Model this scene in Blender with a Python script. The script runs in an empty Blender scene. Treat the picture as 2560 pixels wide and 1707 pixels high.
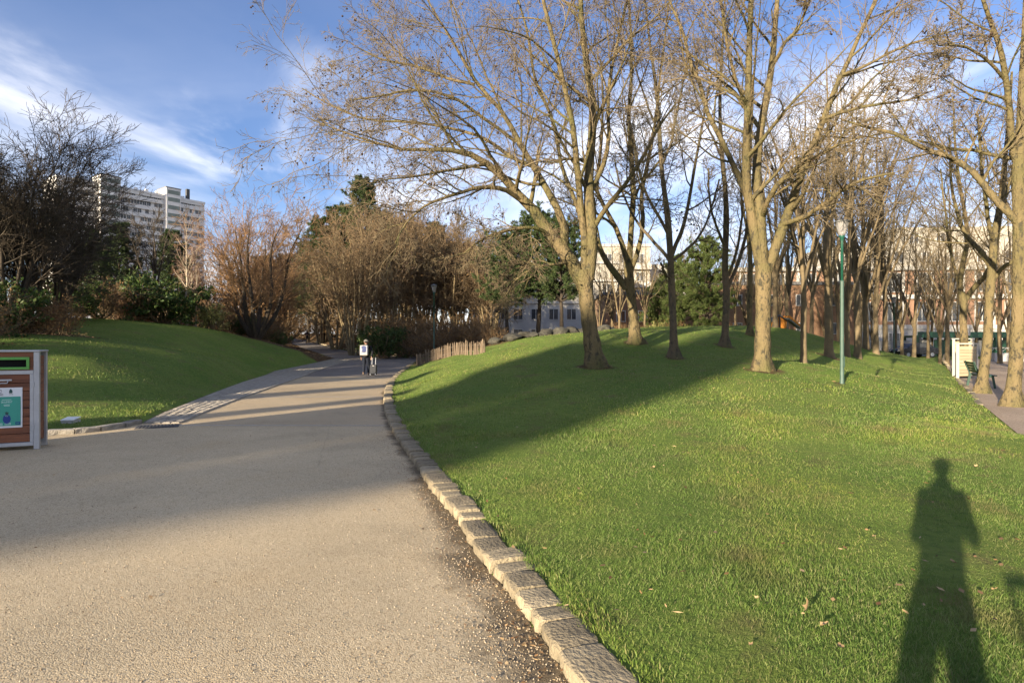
import bpy, bmesh, math, random
import numpy as np
from mathutils import Vector, Matrix

rng = np.random.default_rng(7)
random.seed(7)
R = math.radians
scene = bpy.context.scene
col = scene.collection

# ------------------------------------------------------------------ camera
F = 1478.0                      # focal length in pixels of the 2560 px wide photograph
CAMZ = 1.62
HOR = 856.0
cam_d = bpy.data.cameras.new('camera')
cam = bpy.data.objects.new('camera', cam_d)
col.objects.link(cam)
cam.location = (0, 0, CAMZ)
cam.rotation_euler = (R(90), 0, 0)
cam_d.sensor_width = 36.0
cam_d.lens = 36.0 * F / 2560.0
cam_d.shift_y = (HOR - 853.5) / 2560.0
cam_d.clip_start = 0.05
cam_d.clip_end = 3000
scene.camera = cam

# ------------------------------------------------------------------ light
AZ = R(36.0)                    # the shadows run this far to the right of the view
EL = R(10.8)
SUNV = Vector((math.sin(AZ) * math.cos(EL), math.cos(AZ) * math.cos(EL), -math.sin(EL)))
sun_d = bpy.data.lights.new('sun', 'SUN')
sun_d.energy = 3.7
sun_d.angle = R(0.55)
sun_d.color = (1.0, 0.85, 0.64)
sun = bpy.data.objects.new('sun', sun_d)
col.objects.link(sun)
sun.rotation_euler = SUNV.to_track_quat('-Z', 'Y').to_euler()
sun.location = (-30, -40, 40)

world = bpy.data.worlds.new('World')
scene.world = world
world.use_nodes = True
nt = world.node_tree
for n in list(nt.nodes):
    nt.nodes.remove(n)
def wn(t, **k):
    n = nt.nodes.new(t)
    for a, b in k.items():
        setattr(n, a, b)
    return n
L_ = nt.links.new
out = wn('ShaderNodeOutputWorld')
bg = wn('ShaderNodeBackground')
bg.inputs['Strength'].default_value = 0.060
sky = wn('ShaderNodeTexSky', sky_type='NISHITA', sun_disc=False, sun_elevation=EL,
         sun_rotation=math.pi + AZ, altitude=50, air_density=1.0, dust_density=0.3, ozone_density=3.0)
tc = wn('ShaderNodeTexCoord')
sep = wn('ShaderNodeSeparateXYZ')
L_(tc.outputs['Generated'], sep.inputs[0])
zz = wn('ShaderNodeMath', operation='MAXIMUM'); zz.inputs[1].default_value = 0.0
L_(sep.outputs['Z'], zz.inputs[0])
za = wn('ShaderNodeMath', operation='ADD'); za.inputs[1].default_value = 0.16
L_(zz.outputs[0], za.inputs[0])
dx = wn('ShaderNodeMath', operation='DIVIDE'); dy = wn('ShaderNodeMath', operation='DIVIDE')
L_(sep.outputs['X'], dx.inputs[0]); L_(za.outputs[0], dx.inputs[1])
L_(sep.outputs['Y'], dy.inputs[0]); L_(za.outputs[0], dy.inputs[1])
cmb = wn('ShaderNodeCombineXYZ')
L_(dx.outputs[0], cmb.inputs[0]); L_(dy.outputs[0], cmb.inputs[1])
def wnoise(scale, detail, rough, dist, loc=(0, 0, 0), rot=0, sc=(1, 1, 1)):
    mp = wn('ShaderNodeMapping')
    mp.inputs['Location'].default_value = loc
    mp.inputs['Rotation'].default_value = (0, 0, rot)
    mp.inputs['Scale'].default_value = sc
    L_(cmb.outputs[0], mp.inputs[0])
    nz = wn('ShaderNodeTexNoise')
    nz.inputs['Scale'].default_value = scale
    nz.inputs['Detail'].default_value = detail
    nz.inputs['Roughness'].default_value = rough
    nz.inputs['Distortion'].default_value = dist
    L_(mp.outputs[0], nz.inputs['Vector'])
    return nz
def wramp(src, a, b):
    m = wn('ShaderNodeMapRange', interpolation_type='SMOOTHSTEP')
    m.inputs['From Min'].default_value = a
    m.inputs['From Max'].default_value = b
    L_(src, m.inputs['Value'])
    return m
WL, CL, HL = (17.27, 15.84, 0), (12.99, 22.93, 0), (12.68, 4.20, 0)
# soft cirrus: stretched streaks, gathered in large patches, plus a veil that thickens towards the horizon all round
wisp = wnoise(1.25, 9, 0.56, 0.55, loc=WL, rot=-0.5, sc=(1.0, 0.62, 1))
cover = wnoise(0.55, 2, 0.45, 0.0, loc=CL)
wm = wramp(wisp.outputs['Fac'], 0.44, 0.74)
cm = wramp(cover.outputs['Fac'], 0.44, 0.60)
mul = wn('ShaderNodeMath', operation='MULTIPLY')
L_(wm.outputs[0], mul.inputs[0]); L_(cm.outputs[0], mul.inputs[1])
thin = wnoise(0.8, 6, 0.55, 0.3, loc=(5.2, 0.4, 0), rot=0.3)
tm = wramp(thin.outputs['Fac'], 0.40, 0.85)
tm2 = wn('ShaderNodeMath', operation='MULTIPLY'); tm2.inputs[1].default_value = 0.07
L_(tm.outputs[0], tm2.inputs[0])
mul2 = wn('ShaderNodeMath', operation='ADD'); L_(mul.outputs[0], mul2.inputs[0]); L_(tm2.outputs[0], mul2.inputs[1]); mul = mul2
hz = wn('ShaderNodeMapRange', interpolation_type='SMOOTHSTEP')
hz.inputs['From Min'].default_value = 0.46; hz.inputs['From Max'].default_value = 0.02
hz.inputs['To Min'].default_value = 0.0; hz.inputs['To Max'].default_value = 0.6
L_(sep.outputs['Z'], hz.inputs['Value'])
hn = wramp(wnoise(0.55, 6, 0.58, 0.3, loc=HL).outputs['Fac'], 0.40, 0.58)
hm = wn('ShaderNodeMath', operation='MULTIPLY')
L_(hz.outputs[0], hm.inputs[0]); L_(hn.outputs[0], hm.inputs[1])
ad = wn('ShaderNodeMath', operation='ADD', use_clamp=True)
L_(mul.outputs[0], ad.inputs[0]); L_(hm.outputs[0], ad.inputs[1])
tint = wn('ShaderNodeMix', data_type='RGBA', blend_type='MULTIPLY')
tint.inputs['Factor'].default_value = 1.0
L_(sky.outputs[0], tint.inputs['A'])
tint.inputs['B'].default_value = (0.98, 0.90, 1.06, 1)
mixc = wn('ShaderNodeMix', data_type='RGBA')
L_(ad.outputs[0], mixc.inputs['Factor'])
L_(tint.outputs['Result'], mixc.inputs['A'])
mixc.inputs['B'].default_value = (7.6, 7.4, 7.4, 1)
L_(mixc.outputs['Result'], bg.inputs['Color'])
L_(bg.outputs[0], out.inputs[0])

scene.view_settings.view_transform = 'Standard'
scene.view_settings.look = 'None'
scene.view_settings.gamma = 1.0
scene.view_settings.use_curve_mapping = False
scene.view_settings.exposure = 1.95
scene.cycles.max_bounces = 4
scene.cycles.diffuse_bounces = 2
scene.cycles.transparent_max_bounces = 6
scene.cycles.use_denoising = True

# ------------------------------------------------------------------ helpers
def P(px, py, d):
    """a point of the place, seen at that pixel of the photograph, d metres ahead"""
    return np.array(((px - 1280.0) / F * d, d, CAMZ - (py - HOR) / F * d))
def G(px, py, z=0.0):
    """ground point of height z under that pixel"""
    d = (CAMZ - z) * F / (py - HOR)
    return np.array(((px - 1280.0) / F * d, d))

def mk_mesh(name, V, Q=None, T=None, smooth=True):
    me = bpy.data.meshes.new(name)
    V = np.asarray(V, dtype=np.float32).reshape(-1, 3)
    nq = 0 if Q is None else len(Q)
    ntr = 0 if T is None else len(T)
    me.vertices.add(len(V))
    me.vertices.foreach_set('co', V.ravel())
    me.loops.add(nq * 4 + ntr * 3)
    me.polygons.add(nq + ntr)
    li = []
    st = []
    if nq:
        li.append(np.asarray(Q, dtype=np.int32).ravel()); st.append(np.arange(nq, dtype=np.int32) * 4)
    if ntr:
        li.append(np.asarray(T, dtype=np.int32).ravel()); st.append(nq * 4 + np.arange(ntr, dtype=np.int32) * 3)
    me.loops.foreach_set('vertex_index', np.concatenate(li))
    me.polygons.foreach_set('loop_start', np.concatenate(st))
    me.polygons.foreach_set('use_smooth', np.full(nq + ntr, smooth, dtype=bool))
    me.update(calc_edges=True)
    return me

def tag(o, label=None, cat=None, group=None, kind=None):
    if label: o['label'] = label
    if cat: o['category'] = cat
    if group: o['group'] = group
    if kind: o['kind'] = kind
    return o
def link(name, me, mat=None, parent=None, loc=None, rz=None):
    o = bpy.data.objects.new(name, me)
    col.objects.link(o)
    if mat is not None and me is not None and len(me.materials) == 0:
        me.materials.append(mat)
    if parent is not None: o.parent = parent
    if loc is not None: o.location = loc
    if rz is not None: o.rotation_euler = (0, 0, rz)
    return o
def empty(name, loc=(0, 0, 0), rz=0.0):
    o = bpy.data.objects.new(name, None)
    col.objects.link(o)
    o.location = loc
    o.rotation_euler = (0, 0, rz)
    o.empty_display_size = 0.3
    return o
def copy_tree(o, parent=None):
    c = o.copy(); col.objects.link(c); c.parent = parent
    for ch in list(o.children):
        copy_tree(ch, c)
    return c

class MB:
    """collects simple solids into one mesh"""
    def __init__(self): self.v = []; self.f = []
    def add(self, vs, fs):
        b = len(self.v)
        self.v += [tuple(map(float, p)) for p in vs]
        self.f += [tuple(b + i for i in f) for f in fs]
        return self
    def box(self, x0, x1, y0, y1, z0, z1):
        vs = [(x0,y0,z0),(x1,y0,z0),(x1,y1,z0),(x0,y1,z0),(x0,y0,z1),(x1,y0,z1),(x1,y1,z1),(x0,y1,z1)]
        return self.add(vs, [(0,3,2,1),(4,5,6,7),(0,1,5,4),(1,2,6,5),(2,3,7,6),(3,0,4,7)])
    def tube(self, pts, rad, s=8, sx=1.0, sy=1.0, cap=True):
        pts = np.array(pts, float); n = len(pts)
        rad = np.broadcast_to(np.array(rad, float), (n,))
        t = np.gradient(pts, axis=0); t /= np.linalg.norm(t, axis=1)[:, None] + 1e-9
        m = np.abs(t.mean(0)); ref = np.zeros(3); ref[np.argmin(m)] = 1
        vs = []
        for i in range(n):
            u = np.cross(t[i], ref); u /= np.linalg.norm(u) + 1e-9
            w = np.cross(t[i], u)
            for k in range(s):
                a = 2 * math.pi * k / s
                vs.append(pts[i] + rad[i] * (u * math.cos(a) * sx + w * math.sin(a) * sy))
        fs = [(i*s+k, i*s+(k+1) % s, (i+1)*s+(k+1) % s, (i+1)*s+k) for i in range(n-1) for k in range(s)]
        if cap:
            fs += [tuple(range(s))[::-1], tuple(range((n-1)*s, n*s))]
        return self.add(vs, fs)
    def lathe(self, prof, s=16, c=(0, 0, 0)):
        vs = []; n = len(prof)
        for r, z in prof:
            for k in range(s):
                a = 2 * math.pi * k / s
                vs.append((c[0] + r * math.cos(a), c[1] + r * math.sin(a), c[2] + z))
        fs = [(i*s+k, i*s+(k+1) % s, (i+1)*s+(k+1) % s, (i+1)*s+k) for i in range(n-1) for k in range(s)]
        fs += [tuple(range(s))[::-1], tuple(range((n-1)*s, n*s))]
        return self.add(vs, fs)
    def prism(self, poly, y0, y1):
        """poly in x,z pushed from y0 to y1"""
        n = len(poly)
        vs = [(x, y0, z) for x, z in poly] + [(x, y1, z) for x, z in poly]
        fs = [tuple(range(n)), tuple(range(2*n-1, n-1, -1))] + [(i, i+n, (i+1) % n + n, (i+1) % n) for i in range(n)]
        return self.add(vs, fs)
    def mesh(self, name, smooth=False, bevel=0.0):
        me = bpy.data.meshes.new(name)
        me.from_pydata(self.v, [], self.f)
        bm = bmesh.new(); bm.from_mesh(me)
        bmesh.ops.recalc_face_normals(bm, faces=bm.faces[:])
        if bevel > 0:
            bmesh.ops.bevel(bm, geom=bm.edges[:], offset=bevel, segments=1, affect='EDGES')
        bm.to_mesh(me); bm.free()
        if smooth:
            me.polygons.foreach_set('use_smooth', np.ones(len(me.polygons), dtype=bool))
        me.update()
        return me
    def build(self, name, mat, parent=None, smooth=False, bevel=0.0, loc=None, rz=None):
        return link(name, self.mesh(name, smooth, bevel), mat, parent, loc, rz)

# ------------------------------------------------------------------ materials
def _mat(name):
    m = bpy.data.materials.new(name); m.use_nodes = True
    t = m.node_tree
    return m, t, t.nodes['Principled BSDF'], t.nodes.new, t.links.new
def rgba(c): return (c[0], c[1], c[2], 1.0)
def pm(name, c1, c2=None, scale=6.0, rough=0.8, bump=0.0, bscale=None, lo=0.35, hi=0.65, detail=5,
       metal=0.0, spec=0.3, stretch=(1, 1, 1), coord='Object', island=0.0, objvar=0.0):
    m, t, b, N, K = _mat(name)
    b.inputs['Roughness'].default_value = rough
    b.inputs['Metallic'].default_value = metal
    b.inputs['Specular IOR Level'].default_value = spec
    if c2 is None: c2 = tuple(0.8 * x for x in c1)
    co = N('ShaderNodeTexCoord')
    mp = N('ShaderNodeMapping'); mp.inputs['Scale'].default_value = stretch
    K(co.outputs[coord], mp.inputs[0])
    nz = N('ShaderNodeTexNoise'); nz.inputs['Scale'].default_value = scale; nz.inputs['Detail'].default_value = detail
    nz.inputs['Roughness'].default_value = 0.62
    K(mp.outputs[0], nz.inputs['Vector'])
    mr = N('ShaderNodeMapRange'); mr.inputs['From Min'].default_value = lo; mr.inputs['From Max'].default_value = hi
    K(nz.outputs['Fac'], mr.inputs['Value'])
    mx = N('ShaderNodeMix'); mx.data_type = 'RGBA'
    mx.inputs['A'].default_value = rgba(c1); mx.inputs['B'].default_value = rgba(c2)
    K(mr.outputs[0], mx.inputs['Factor'])
    outc = mx.outputs['Result']
    if island or objvar:
        hs = N('ShaderNodeHueSaturation')
        if island:
            g = N('ShaderNodeNewGeometry'); src = g.outputs['Random Per Island']; amt = island
        else:
            g = N('ShaderNodeObjectInfo'); src = g.outputs['Random']; amt = objvar
        r2 = N('ShaderNodeMapRange'); r2.inputs['To Min'].default_value = 1 - amt; r2.inputs['To Max'].default_value = 1 + amt
        K(src, r2.inputs['Value']); K(r2.outputs[0], hs.inputs['Value'])
        K(outc, hs.inputs['Color']); outc = hs.outputs[0]
    K(outc, b.inputs['Base Color'])
    if bump:
        n2 = N('ShaderNodeTexNoise'); n2.inputs['Scale'].default_value = bscale or scale * 4; n2.inputs['Detail'].default_value = 6
        K(mp.outputs[0], n2.inputs['Vector'])
        bp = N('ShaderNodeBump'); bp.inputs['Strength'].default_value = min(1.0, bump); bp.inputs['Distance'].default_value = 0.02
        K(n2.outputs['Fac'], bp.inputs['Height']); K(bp.outputs[0], b.inputs['Normal'])
    return m

def bark_plane(name, tan, olive, grey):
    m, t, b, N, K = _mat(name)
    b.inputs['Roughness'].default_value = 0.85
    b.inputs['Specular IOR Level'].default_value = 0.15
    co = N('ShaderNodeTexCoord')
    mp = N('ShaderNodeMapping'); mp.inputs['Scale'].default_value = (1, 1, 0.55)
    K(co.outputs['Object'], mp.inputs[0])
    n1 = N('ShaderNodeTexNoise'); n1.inputs['Scale'].default_value = 1.1; n1.inputs['Detail'].default_value = 4
    K(mp.outputs[0], n1.inputs['Vector'])
    r1 = N('ShaderNodeMapRange'); r1.inputs['From Min'].default_value = 0.40; r1.inputs['From Max'].default_value = 0.62
    K(n1.outputs['Fac'], r1.inputs['Value'])
    m1 = N('ShaderNodeMix'); m1.data_type = 'RGBA'
    m1.inputs['A'].default_value = rgba(tan); m1.inputs['B'].default_value = rgba(olive)
    K(r1.outputs[0], m1.inputs['Factor'])
    n2 = N('ShaderNodeTexNoise'); n2.inputs['Scale'].default_value = 7.0; n2.inputs['Detail'].default_value = 7; n2.inputs['Roughness'].default_value = 0.7
    K(mp.outputs[0], n2.inputs['Vector'])
    r2 = N('ShaderNodeMapRange'); r2.inputs['From Min'].default_value = 0.52; r2.inputs['From Max'].default_value = 0.60
    K(n2.outputs['Fac'], r2.inputs['Value'])
    m2 = N('ShaderNodeMix'); m2.data_type = 'RGBA'
    m2.inputs['B'].default_value = rgba(grey)
    K(m1.outputs['Result'], m2.inputs['A']); K(r2.outputs[0], m2.inputs['Factor'])
    mpv = N('ShaderNodeMapping'); mpv.inputs['Scale'].default_value = (5, 5, .7); K(co.outputs['Object'], mpv.inputs[0])
    n4 = N('ShaderNodeTexNoise'); n4.inputs['Scale'].default_value = 1.6; n4.inputs['Detail'].default_value = 7; n4.inputs['Roughness'].default_value = .7; K(mpv.outputs[0], n4.inputs['Vector'])
    r4 = N('ShaderNodeMapRange'); r4.inputs['From Min'].default_value = .52; r4.inputs['From Max'].default_value = .74; r4.inputs['To Max'].default_value = .8; K(n4.outputs['Fac'], r4.inputs['Value'])
    m4 = N('ShaderNodeMix'); m4.data_type = 'RGBA'; m4.inputs['B'].default_value = rgba(tuple(.55 * x for x in grey)); K(m2.outputs['Result'], m4.inputs['A']); K(r4.outputs[0], m4.inputs['Factor'])
    n5 = N('ShaderNodeTexNoise'); n5.inputs['Scale'].default_value = .8; n5.inputs['Detail'].default_value = 5; K(co.outputs['Object'], n5.inputs['Vector'])
    r5 = N('ShaderNodeMapRange'); r5.inputs['From Min'].default_value = .55; r5.inputs['From Max'].default_value = .75; r5.inputs['To Max'].default_value = .6; K(n5.outputs['Fac'], r5.inputs['Value'])
    m5 = N('ShaderNodeMix'); m5.data_type = 'RGBA'; m5.inputs['B'].default_value = rgba((olive[0] * .75, olive[1] * 1.0, olive[2] * .55)); K(m4.outputs['Result'], m5.inputs['A']); K(r5.outputs[0], m5.inputs['Factor'])
    K(m5.outputs['Result'], b.inputs['Base Color'])
    n3 = N('ShaderNodeTexNoise'); n3.inputs['Scale'].default_value = 22; n3.inputs['Detail'].default_value = 8
    K(mp.outputs[0], n3.inputs['Vector'])
    bp = N('ShaderNodeBump'); bp.inputs['Strength'].default_value = 1.0; bp.inputs['Distance'].default_value = 0.05
    K(n3.outputs['Fac'], bp.inputs['Height']); K(bp.outputs[0], b.inputs['Normal'])
    return m

def leafmat(name, cols, transl=0.35, rough=0.6):
    """foliage: colour varies from piece to piece"""
    m, t, b, N, K = _mat(name)
    g = N('ShaderNodeNewGeometry')
    cr = N('ShaderNodeValToRGB')
    el = cr.color_ramp.elements
    while len(el) < len(cols): el.new(0.5)
    for i, c in enumerate(cols):
        el[i].position = i / max(1, len(cols) - 1); el[i].color = rgba(c)
    K(g.outputs['Random Per Island'], cr.inputs[0])
    b.inputs['Roughness'].default_value = rough
    b.inputs['Specular IOR Level'].default_value = 0.2
    K(cr.outputs[0], b.inputs['Base Color'])
    if transl:
        tr = N('ShaderNodeBsdfTranslucent'); K(cr.outputs[0], tr.inputs['Color'])
        ms = N('ShaderNodeMixShader'); ms.inputs[0].default_value = transl
        K(b.outputs[0], ms.inputs[1]); K(tr.outputs[0], ms.inputs[2])
        K(ms.outputs[0], t.nodes['Material Output'].inputs[0])
    return m
# ------------------------------------------------------------------ terrain
def pz(y):
    """height of the main path"""
    y = np.asarray(y, float)
    u = np.clip(y - 28.0, 0, 70)
    return 0.034 * u * u / (u + 3.0)
KERB_PX = [(1428,1707),(1365,1609),(1324,1555),(1261,1469),(1211,1415),(1171,1356),(1144,1302),(1103,1257),(1071,1216),
           (1040,1167),(1008,1122),(981,1081),(963,1036),(959,1000),(962,978),(972,955),(990,938),(1010,923),(1028,911)]
KERB = np.array([G(x, y, 0.0 if y > 930 else 0.05 + (930 - y) * 0.008) for x, y in KERB_PX])
KERB = np.vstack([[KERB[0] + (KERB[0] - KERB[3]) * 3.0], [KERB[0] + (KERB[0] - KERB[2]) * 0.9], KERB])   # runs on beneath and behind the viewer
LKERB = np.array([G(-420, 1092), G(-100, 1091), G(105, 1089), G(200, 1084), G(280, 1075), G(330, 1065), G(362, 1057)])
GUT_OUT = np.array([G(x, y, max(0, (930 - y) * 0.012)) for x, y in [(362,1057),(410,1033),(470,1009),(540,981),(610,955),(690,931),(770,912),(840,898)]])
GUT_IN = np.array([G(x, y, max(0, (930 - y) * 0.012)) for x, y in [(455,1057),(505,1035),(572,1008),(648,980),(722,954),(790,931),(845,912),(880,900)]])
KX = KERB[:, 1]
def interp(y, ys, xs): return np.interp(y, ys, xs)
LXY = np.array([(-60, -40), (9.6, -40), (9.95, -16), (G(-100,1091)[1], G(-100,1091)[0]), (G(105,1089)[1], G(105,1089)[0]),
                (G(362,1057)[1], G(362,1057)[0])] + [(p[1], p[0]) for p in GUT_OUT[1:]] +
               [(46.3, -14.6), (55, -18.8), (70.6, -26.2), (90, -34.5), (110, -46)])
RXY = np.array([(-60, 2.6), (-8, 2.2)] + [(p[1], p[0]) for p in KERB[1:]] + [(42.0, -6.6), (43.0, -1.5), (45.6, -1.5), (46.6, -8.2), (48.4, -11.2), (52.6, -13.9),
                (59.8, -17.4), (70.6, -22.9), (90, -31.2), (110, -42)])
LXY = LXY[np.argsort(LXY[:, 0])]; RXY = RXY[np.argsort(RXY[:, 0])]
def path_l(y): return np.interp(y, LXY[:, 0], LXY[:, 1])
def path_r(y): return np.interp(y, RXY[:, 0], RXY[:, 1])
PLZ = np.array([(8.6, 10.0), (11.8, 14.8), (14.4, 18.4), (17.4, 22.8), (22.5, 30.0), (30, 41), (36, 49), (40, 54), (60, 62)])
def plaza_x(y): return np.interp(y, PLZ[:, 1], PLZ[:, 0])

ctrl = []
def C(px, py, d): ctrl.append(tuple(P(px, py, d)))
for a in [(2105,960,16),(1487,917,18),(1905,922,17),(1587,857,22),(1685,896,20),(1813,863,22),(1876,838,26),(2010,912,21),(2075,893,27),
          (2235,895,44),(1500,828,27),(1400,838,26),(1300,852,27),(1210,886,29.5),(1130,893,31.5),(1660,820,31),(1850,819,33),(1960,824,35),
          (2050,840,36),(2150,868,38),(2200,882,42),(2120,930,17),(1300,905,19),(1180,908,23),(1080,920,26),
          (300,836,28),(500,832,33),(600,840,37),(700,862,41),(90,872,17),(170,840,26),(-200,830,22),(400,870,22),(560,905,27),(250,930,16),(650,900,33)]:
    C(*a)
for k in range(1, len(KERB), 2):
    ctrl.append((KERB[k, 0] + 0.5, KERB[k, 1], float(pz(KERB[k, 1])) + 0.11))
for a in list(LKERB[1::2]) + list(GUT_OUT[1::2]):
    ctrl.append((a[0] - 0.3, a[1] + 0.25, float(pz(a[1])) + 0.06))
ctrl += [(3,5,.12),(6,7,.12),(3,9,.16),(0.3,11,.27),(4,12.5,.42),(8,11,.16),(12.5,14.5,.08),(15,18.5,.07),(18,23,.07),(23,30,.08),(30,41,.1),(18,15,.03),(26,20,.03),(34,30,.03),
         (45,45,.1),(50,60,.2),(14,24,.35),(20,32,.3),(8,42,1.6),(0,42,1.5),(4,34,1.95),(0,33,1.75),(-3,40,1.1),(-2,50,1.5),(8,55,1.2),(18,55,.6),(30,60,.3),
         (-14,60,2.0),(-9,52,1.3),(-30,60,2.8),(-24,45,2.0),(-14.9,43,.72),(-16.8,48,.85),(-19.5,55,1.05),(-22.4,62,1.2),(-26.5,71,1.45),(-40,40,2.6),(-45,20,2.0),(-30,15,1.0),(-22,11.5,.15),(-25,8,0),(-40,0,0),(0,-10,0),(10,0,.08),(25,5,.03),(-20,-10,0),
         (30,-10,0),(-60,-40,0),(60,-40,0),(60,20,0),(-20,75,2.4),(-38,85,3.2),(-34,72,2.6),(-60,90,3.5),(0,90,1.6),(40,90,.6),(80,80,.3),(-90,40,3),(0,-60,0)]
CT = np.array(ctrl)
def tps_k(r2): return 0.5 * r2 * np.log(r2 + 1e-9)
n_ = len(CT)
d2 = ((CT[:, None, :2] - CT[None, :, :2]) ** 2).sum(-1)
A_ = np.zeros((n_ + 3, n_ + 3))
A_[:n_, :n_] = tps_k(d2) + 0.6 * np.eye(n_)
A_[:n_, n_] = 1; A_[:n_, n_+1:] = CT[:, :2]
A_[n_:, :n_] = A_[:n_, n_:].T
W_ = np.linalg.solve(A_, np.concatenate([CT[:, 2], np.zeros(3)]))
def terrain(x, y):
    x = np.asarray(x, float).ravel(); y = np.asarray(y, float).ravel()
    xc = np.clip(x, -85, 75); yc = np.clip(y, -55, 92)
    z = W_[n_] + W_[n_+1] * xc + W_[n_+2] * yc
    for i in range(n_):
        z += W_[i] * tps_k((xc - CT[i, 0]) ** 2 + (yc - CT[i, 1]) ** 2)
    und = .045 * np.sin(.9 * xc + .5 * yc) * np.sin(.75 * yc - .35 * xc) + .02 * np.sin(2.1 * xc - .6 * yc) * np.sin(1.6 * yc + .5 * xc)
    return np.clip(z + und * np.clip((np.hypot(xc, yc) - 4) / 8, 0, 1), -0.05, 3.6)
def on_path(x, y, m=0.0):
    return (x > path_l(y) - m) & (x < path_r(y) + m) & (y < 108)
def on_plaza(x, y, m=0.0):
    return (x > plaza_x(y) - m) & (y > 9.5) & (y < 62)
def zg(x, y):
    x = np.atleast_1d(np.asarray(x, float)); y = np.atleast_1d(np.asarray(y, float))
    z = terrain(x, y)
    p = pz(y)
    # near the path the ground comes down to it
    dl = np.clip(np.minimum(np.maximum(path_l(y) - x, x - path_r(y)), 1.2), -1, 1.2)
    w = np.clip(dl / 1.2, 0, 1)
    z = np.where(w < 1, (p + 0.065) * (1 - w) + z * w, z)
    z = np.where(on_path(x, y, 0.16), p - 0.06, z)
    dp = np.clip((plaza_x(y) - x) / 1.0, 0, 1)
    near = (y > 9.5) & (y < 62)
    z = np.where(near, 0.05 * (1 - dp) + z * dp, z)
    z = np.where(on_plaza(x, y), 0.0, z)
    return z
def z1(x, y): return float(zg(x, y)[0])
def gp(px, d):
    """ground point straight below/above that pixel column at depth d"""
    x = (px - 1280.0) / F * d
    return Vector((x, d, z1(x, d)))

def axis(segs):
    o = []
    for a, b, s in segs: o.append(np.arange(a, b, s))
    return np.concatenate(o + [[segs[-1][1]]])
xs = axis([(-900,-200,100),(-200,-80,15),(-80,-34,3),(-34,-14,.6),(-14,14,.25),(14,34,.5),(34,80,2.5),(80,200,15),(200,900,100)])
ys = axis([(-300,-60,40),(-60,-8,5),(-8,2,.5),(2,46,.25),(46,100,1.2),(100,200,12),(200,1400,120)])
XX, YY = np.meshgrid(xs, ys)
ZZ = zg(XX.ravel(), YY.ravel()).reshape(XX.shape)
ZZ = ZZ + 0.012 * np.sin(XX * 2.1 + YY) * np.sin(YY * 1.7 - XX * .6) * (~on_path(XX, YY, 1.0)) * (~on_plaza(XX, YY, .6)) * (np.abs(XX) < 60)
nx, ny = len(xs), len(ys)
I = np.arange(nx * ny).reshape(ny, nx)
Q = np.stack([I[:-1, :-1], I[:-1, 1:], I[1:, 1:], I[1:, :-1]], -1).reshape(-1, 4)
me = mk_mesh('ground', np.stack([XX, YY, ZZ], -1).reshape(-1, 3), Q)
# where the woodland floor (earth and leaf litter) replaces the lawn
def litter_mask(x, y):
    w = np.zeros_like(x)
    def blob(cx, cy, rx, ry, k=1.0):
        return k * np.clip(1.6 - np.sqrt(((x - cx) / rx) ** 2 + ((y - cy) / ry) ** 2) * 1.2, 0, 1)
    w = np.maximum(w, blob(-22, 22, 7, 5)); w = np.maximum(w, blob(-40, 24, 16, 12))
    w = np.maximum(w, np.clip((y - (31 + 0.42 * (x + 30))) / 2.5, 0, 1) * (x < path_l(y) + .2) * (x > -90))
    w = np.maximum(w, (x > path_r(y) - .1) * (x < -1.0 + 0.0 * y) * np.clip((y - 44) / 1.5, 0, 1))
    w = np.maximum(w, blob(-1.5, 38, 5.5, 6.0)); w = np.maximum(w, blob(4, 40, 7, 5)); w = np.maximum(w, np.clip((y - 44) / 4, 0, 1) * (x > -8) * (x < 14))
    w = np.maximum(w, np.clip((y - 62) / 6, 0, 1))
    for tx, ty, tr_ in [(2.55,18,.55),(7.2,17,.5),(4.57,22,.45),(5.48,20,.35),(7.92,22,.4),(12.4,14.6,.6),(14.64,18.4,.5),(8.9,16,.2),(14.5,27,.6),(10.4,21,.3)]:
        w = np.maximum(w, .58 * np.clip(1.9 - np.hypot(x - tx, y - ty) / tr_, 0, 1))
    return np.clip(w, 0, 1)
at = me.attributes.new('litter', 'FLOAT', 'POINT')
at.data.foreach_set('value', litter_mask(XX.ravel(), YY.ravel()).astype(np.float32))

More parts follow.
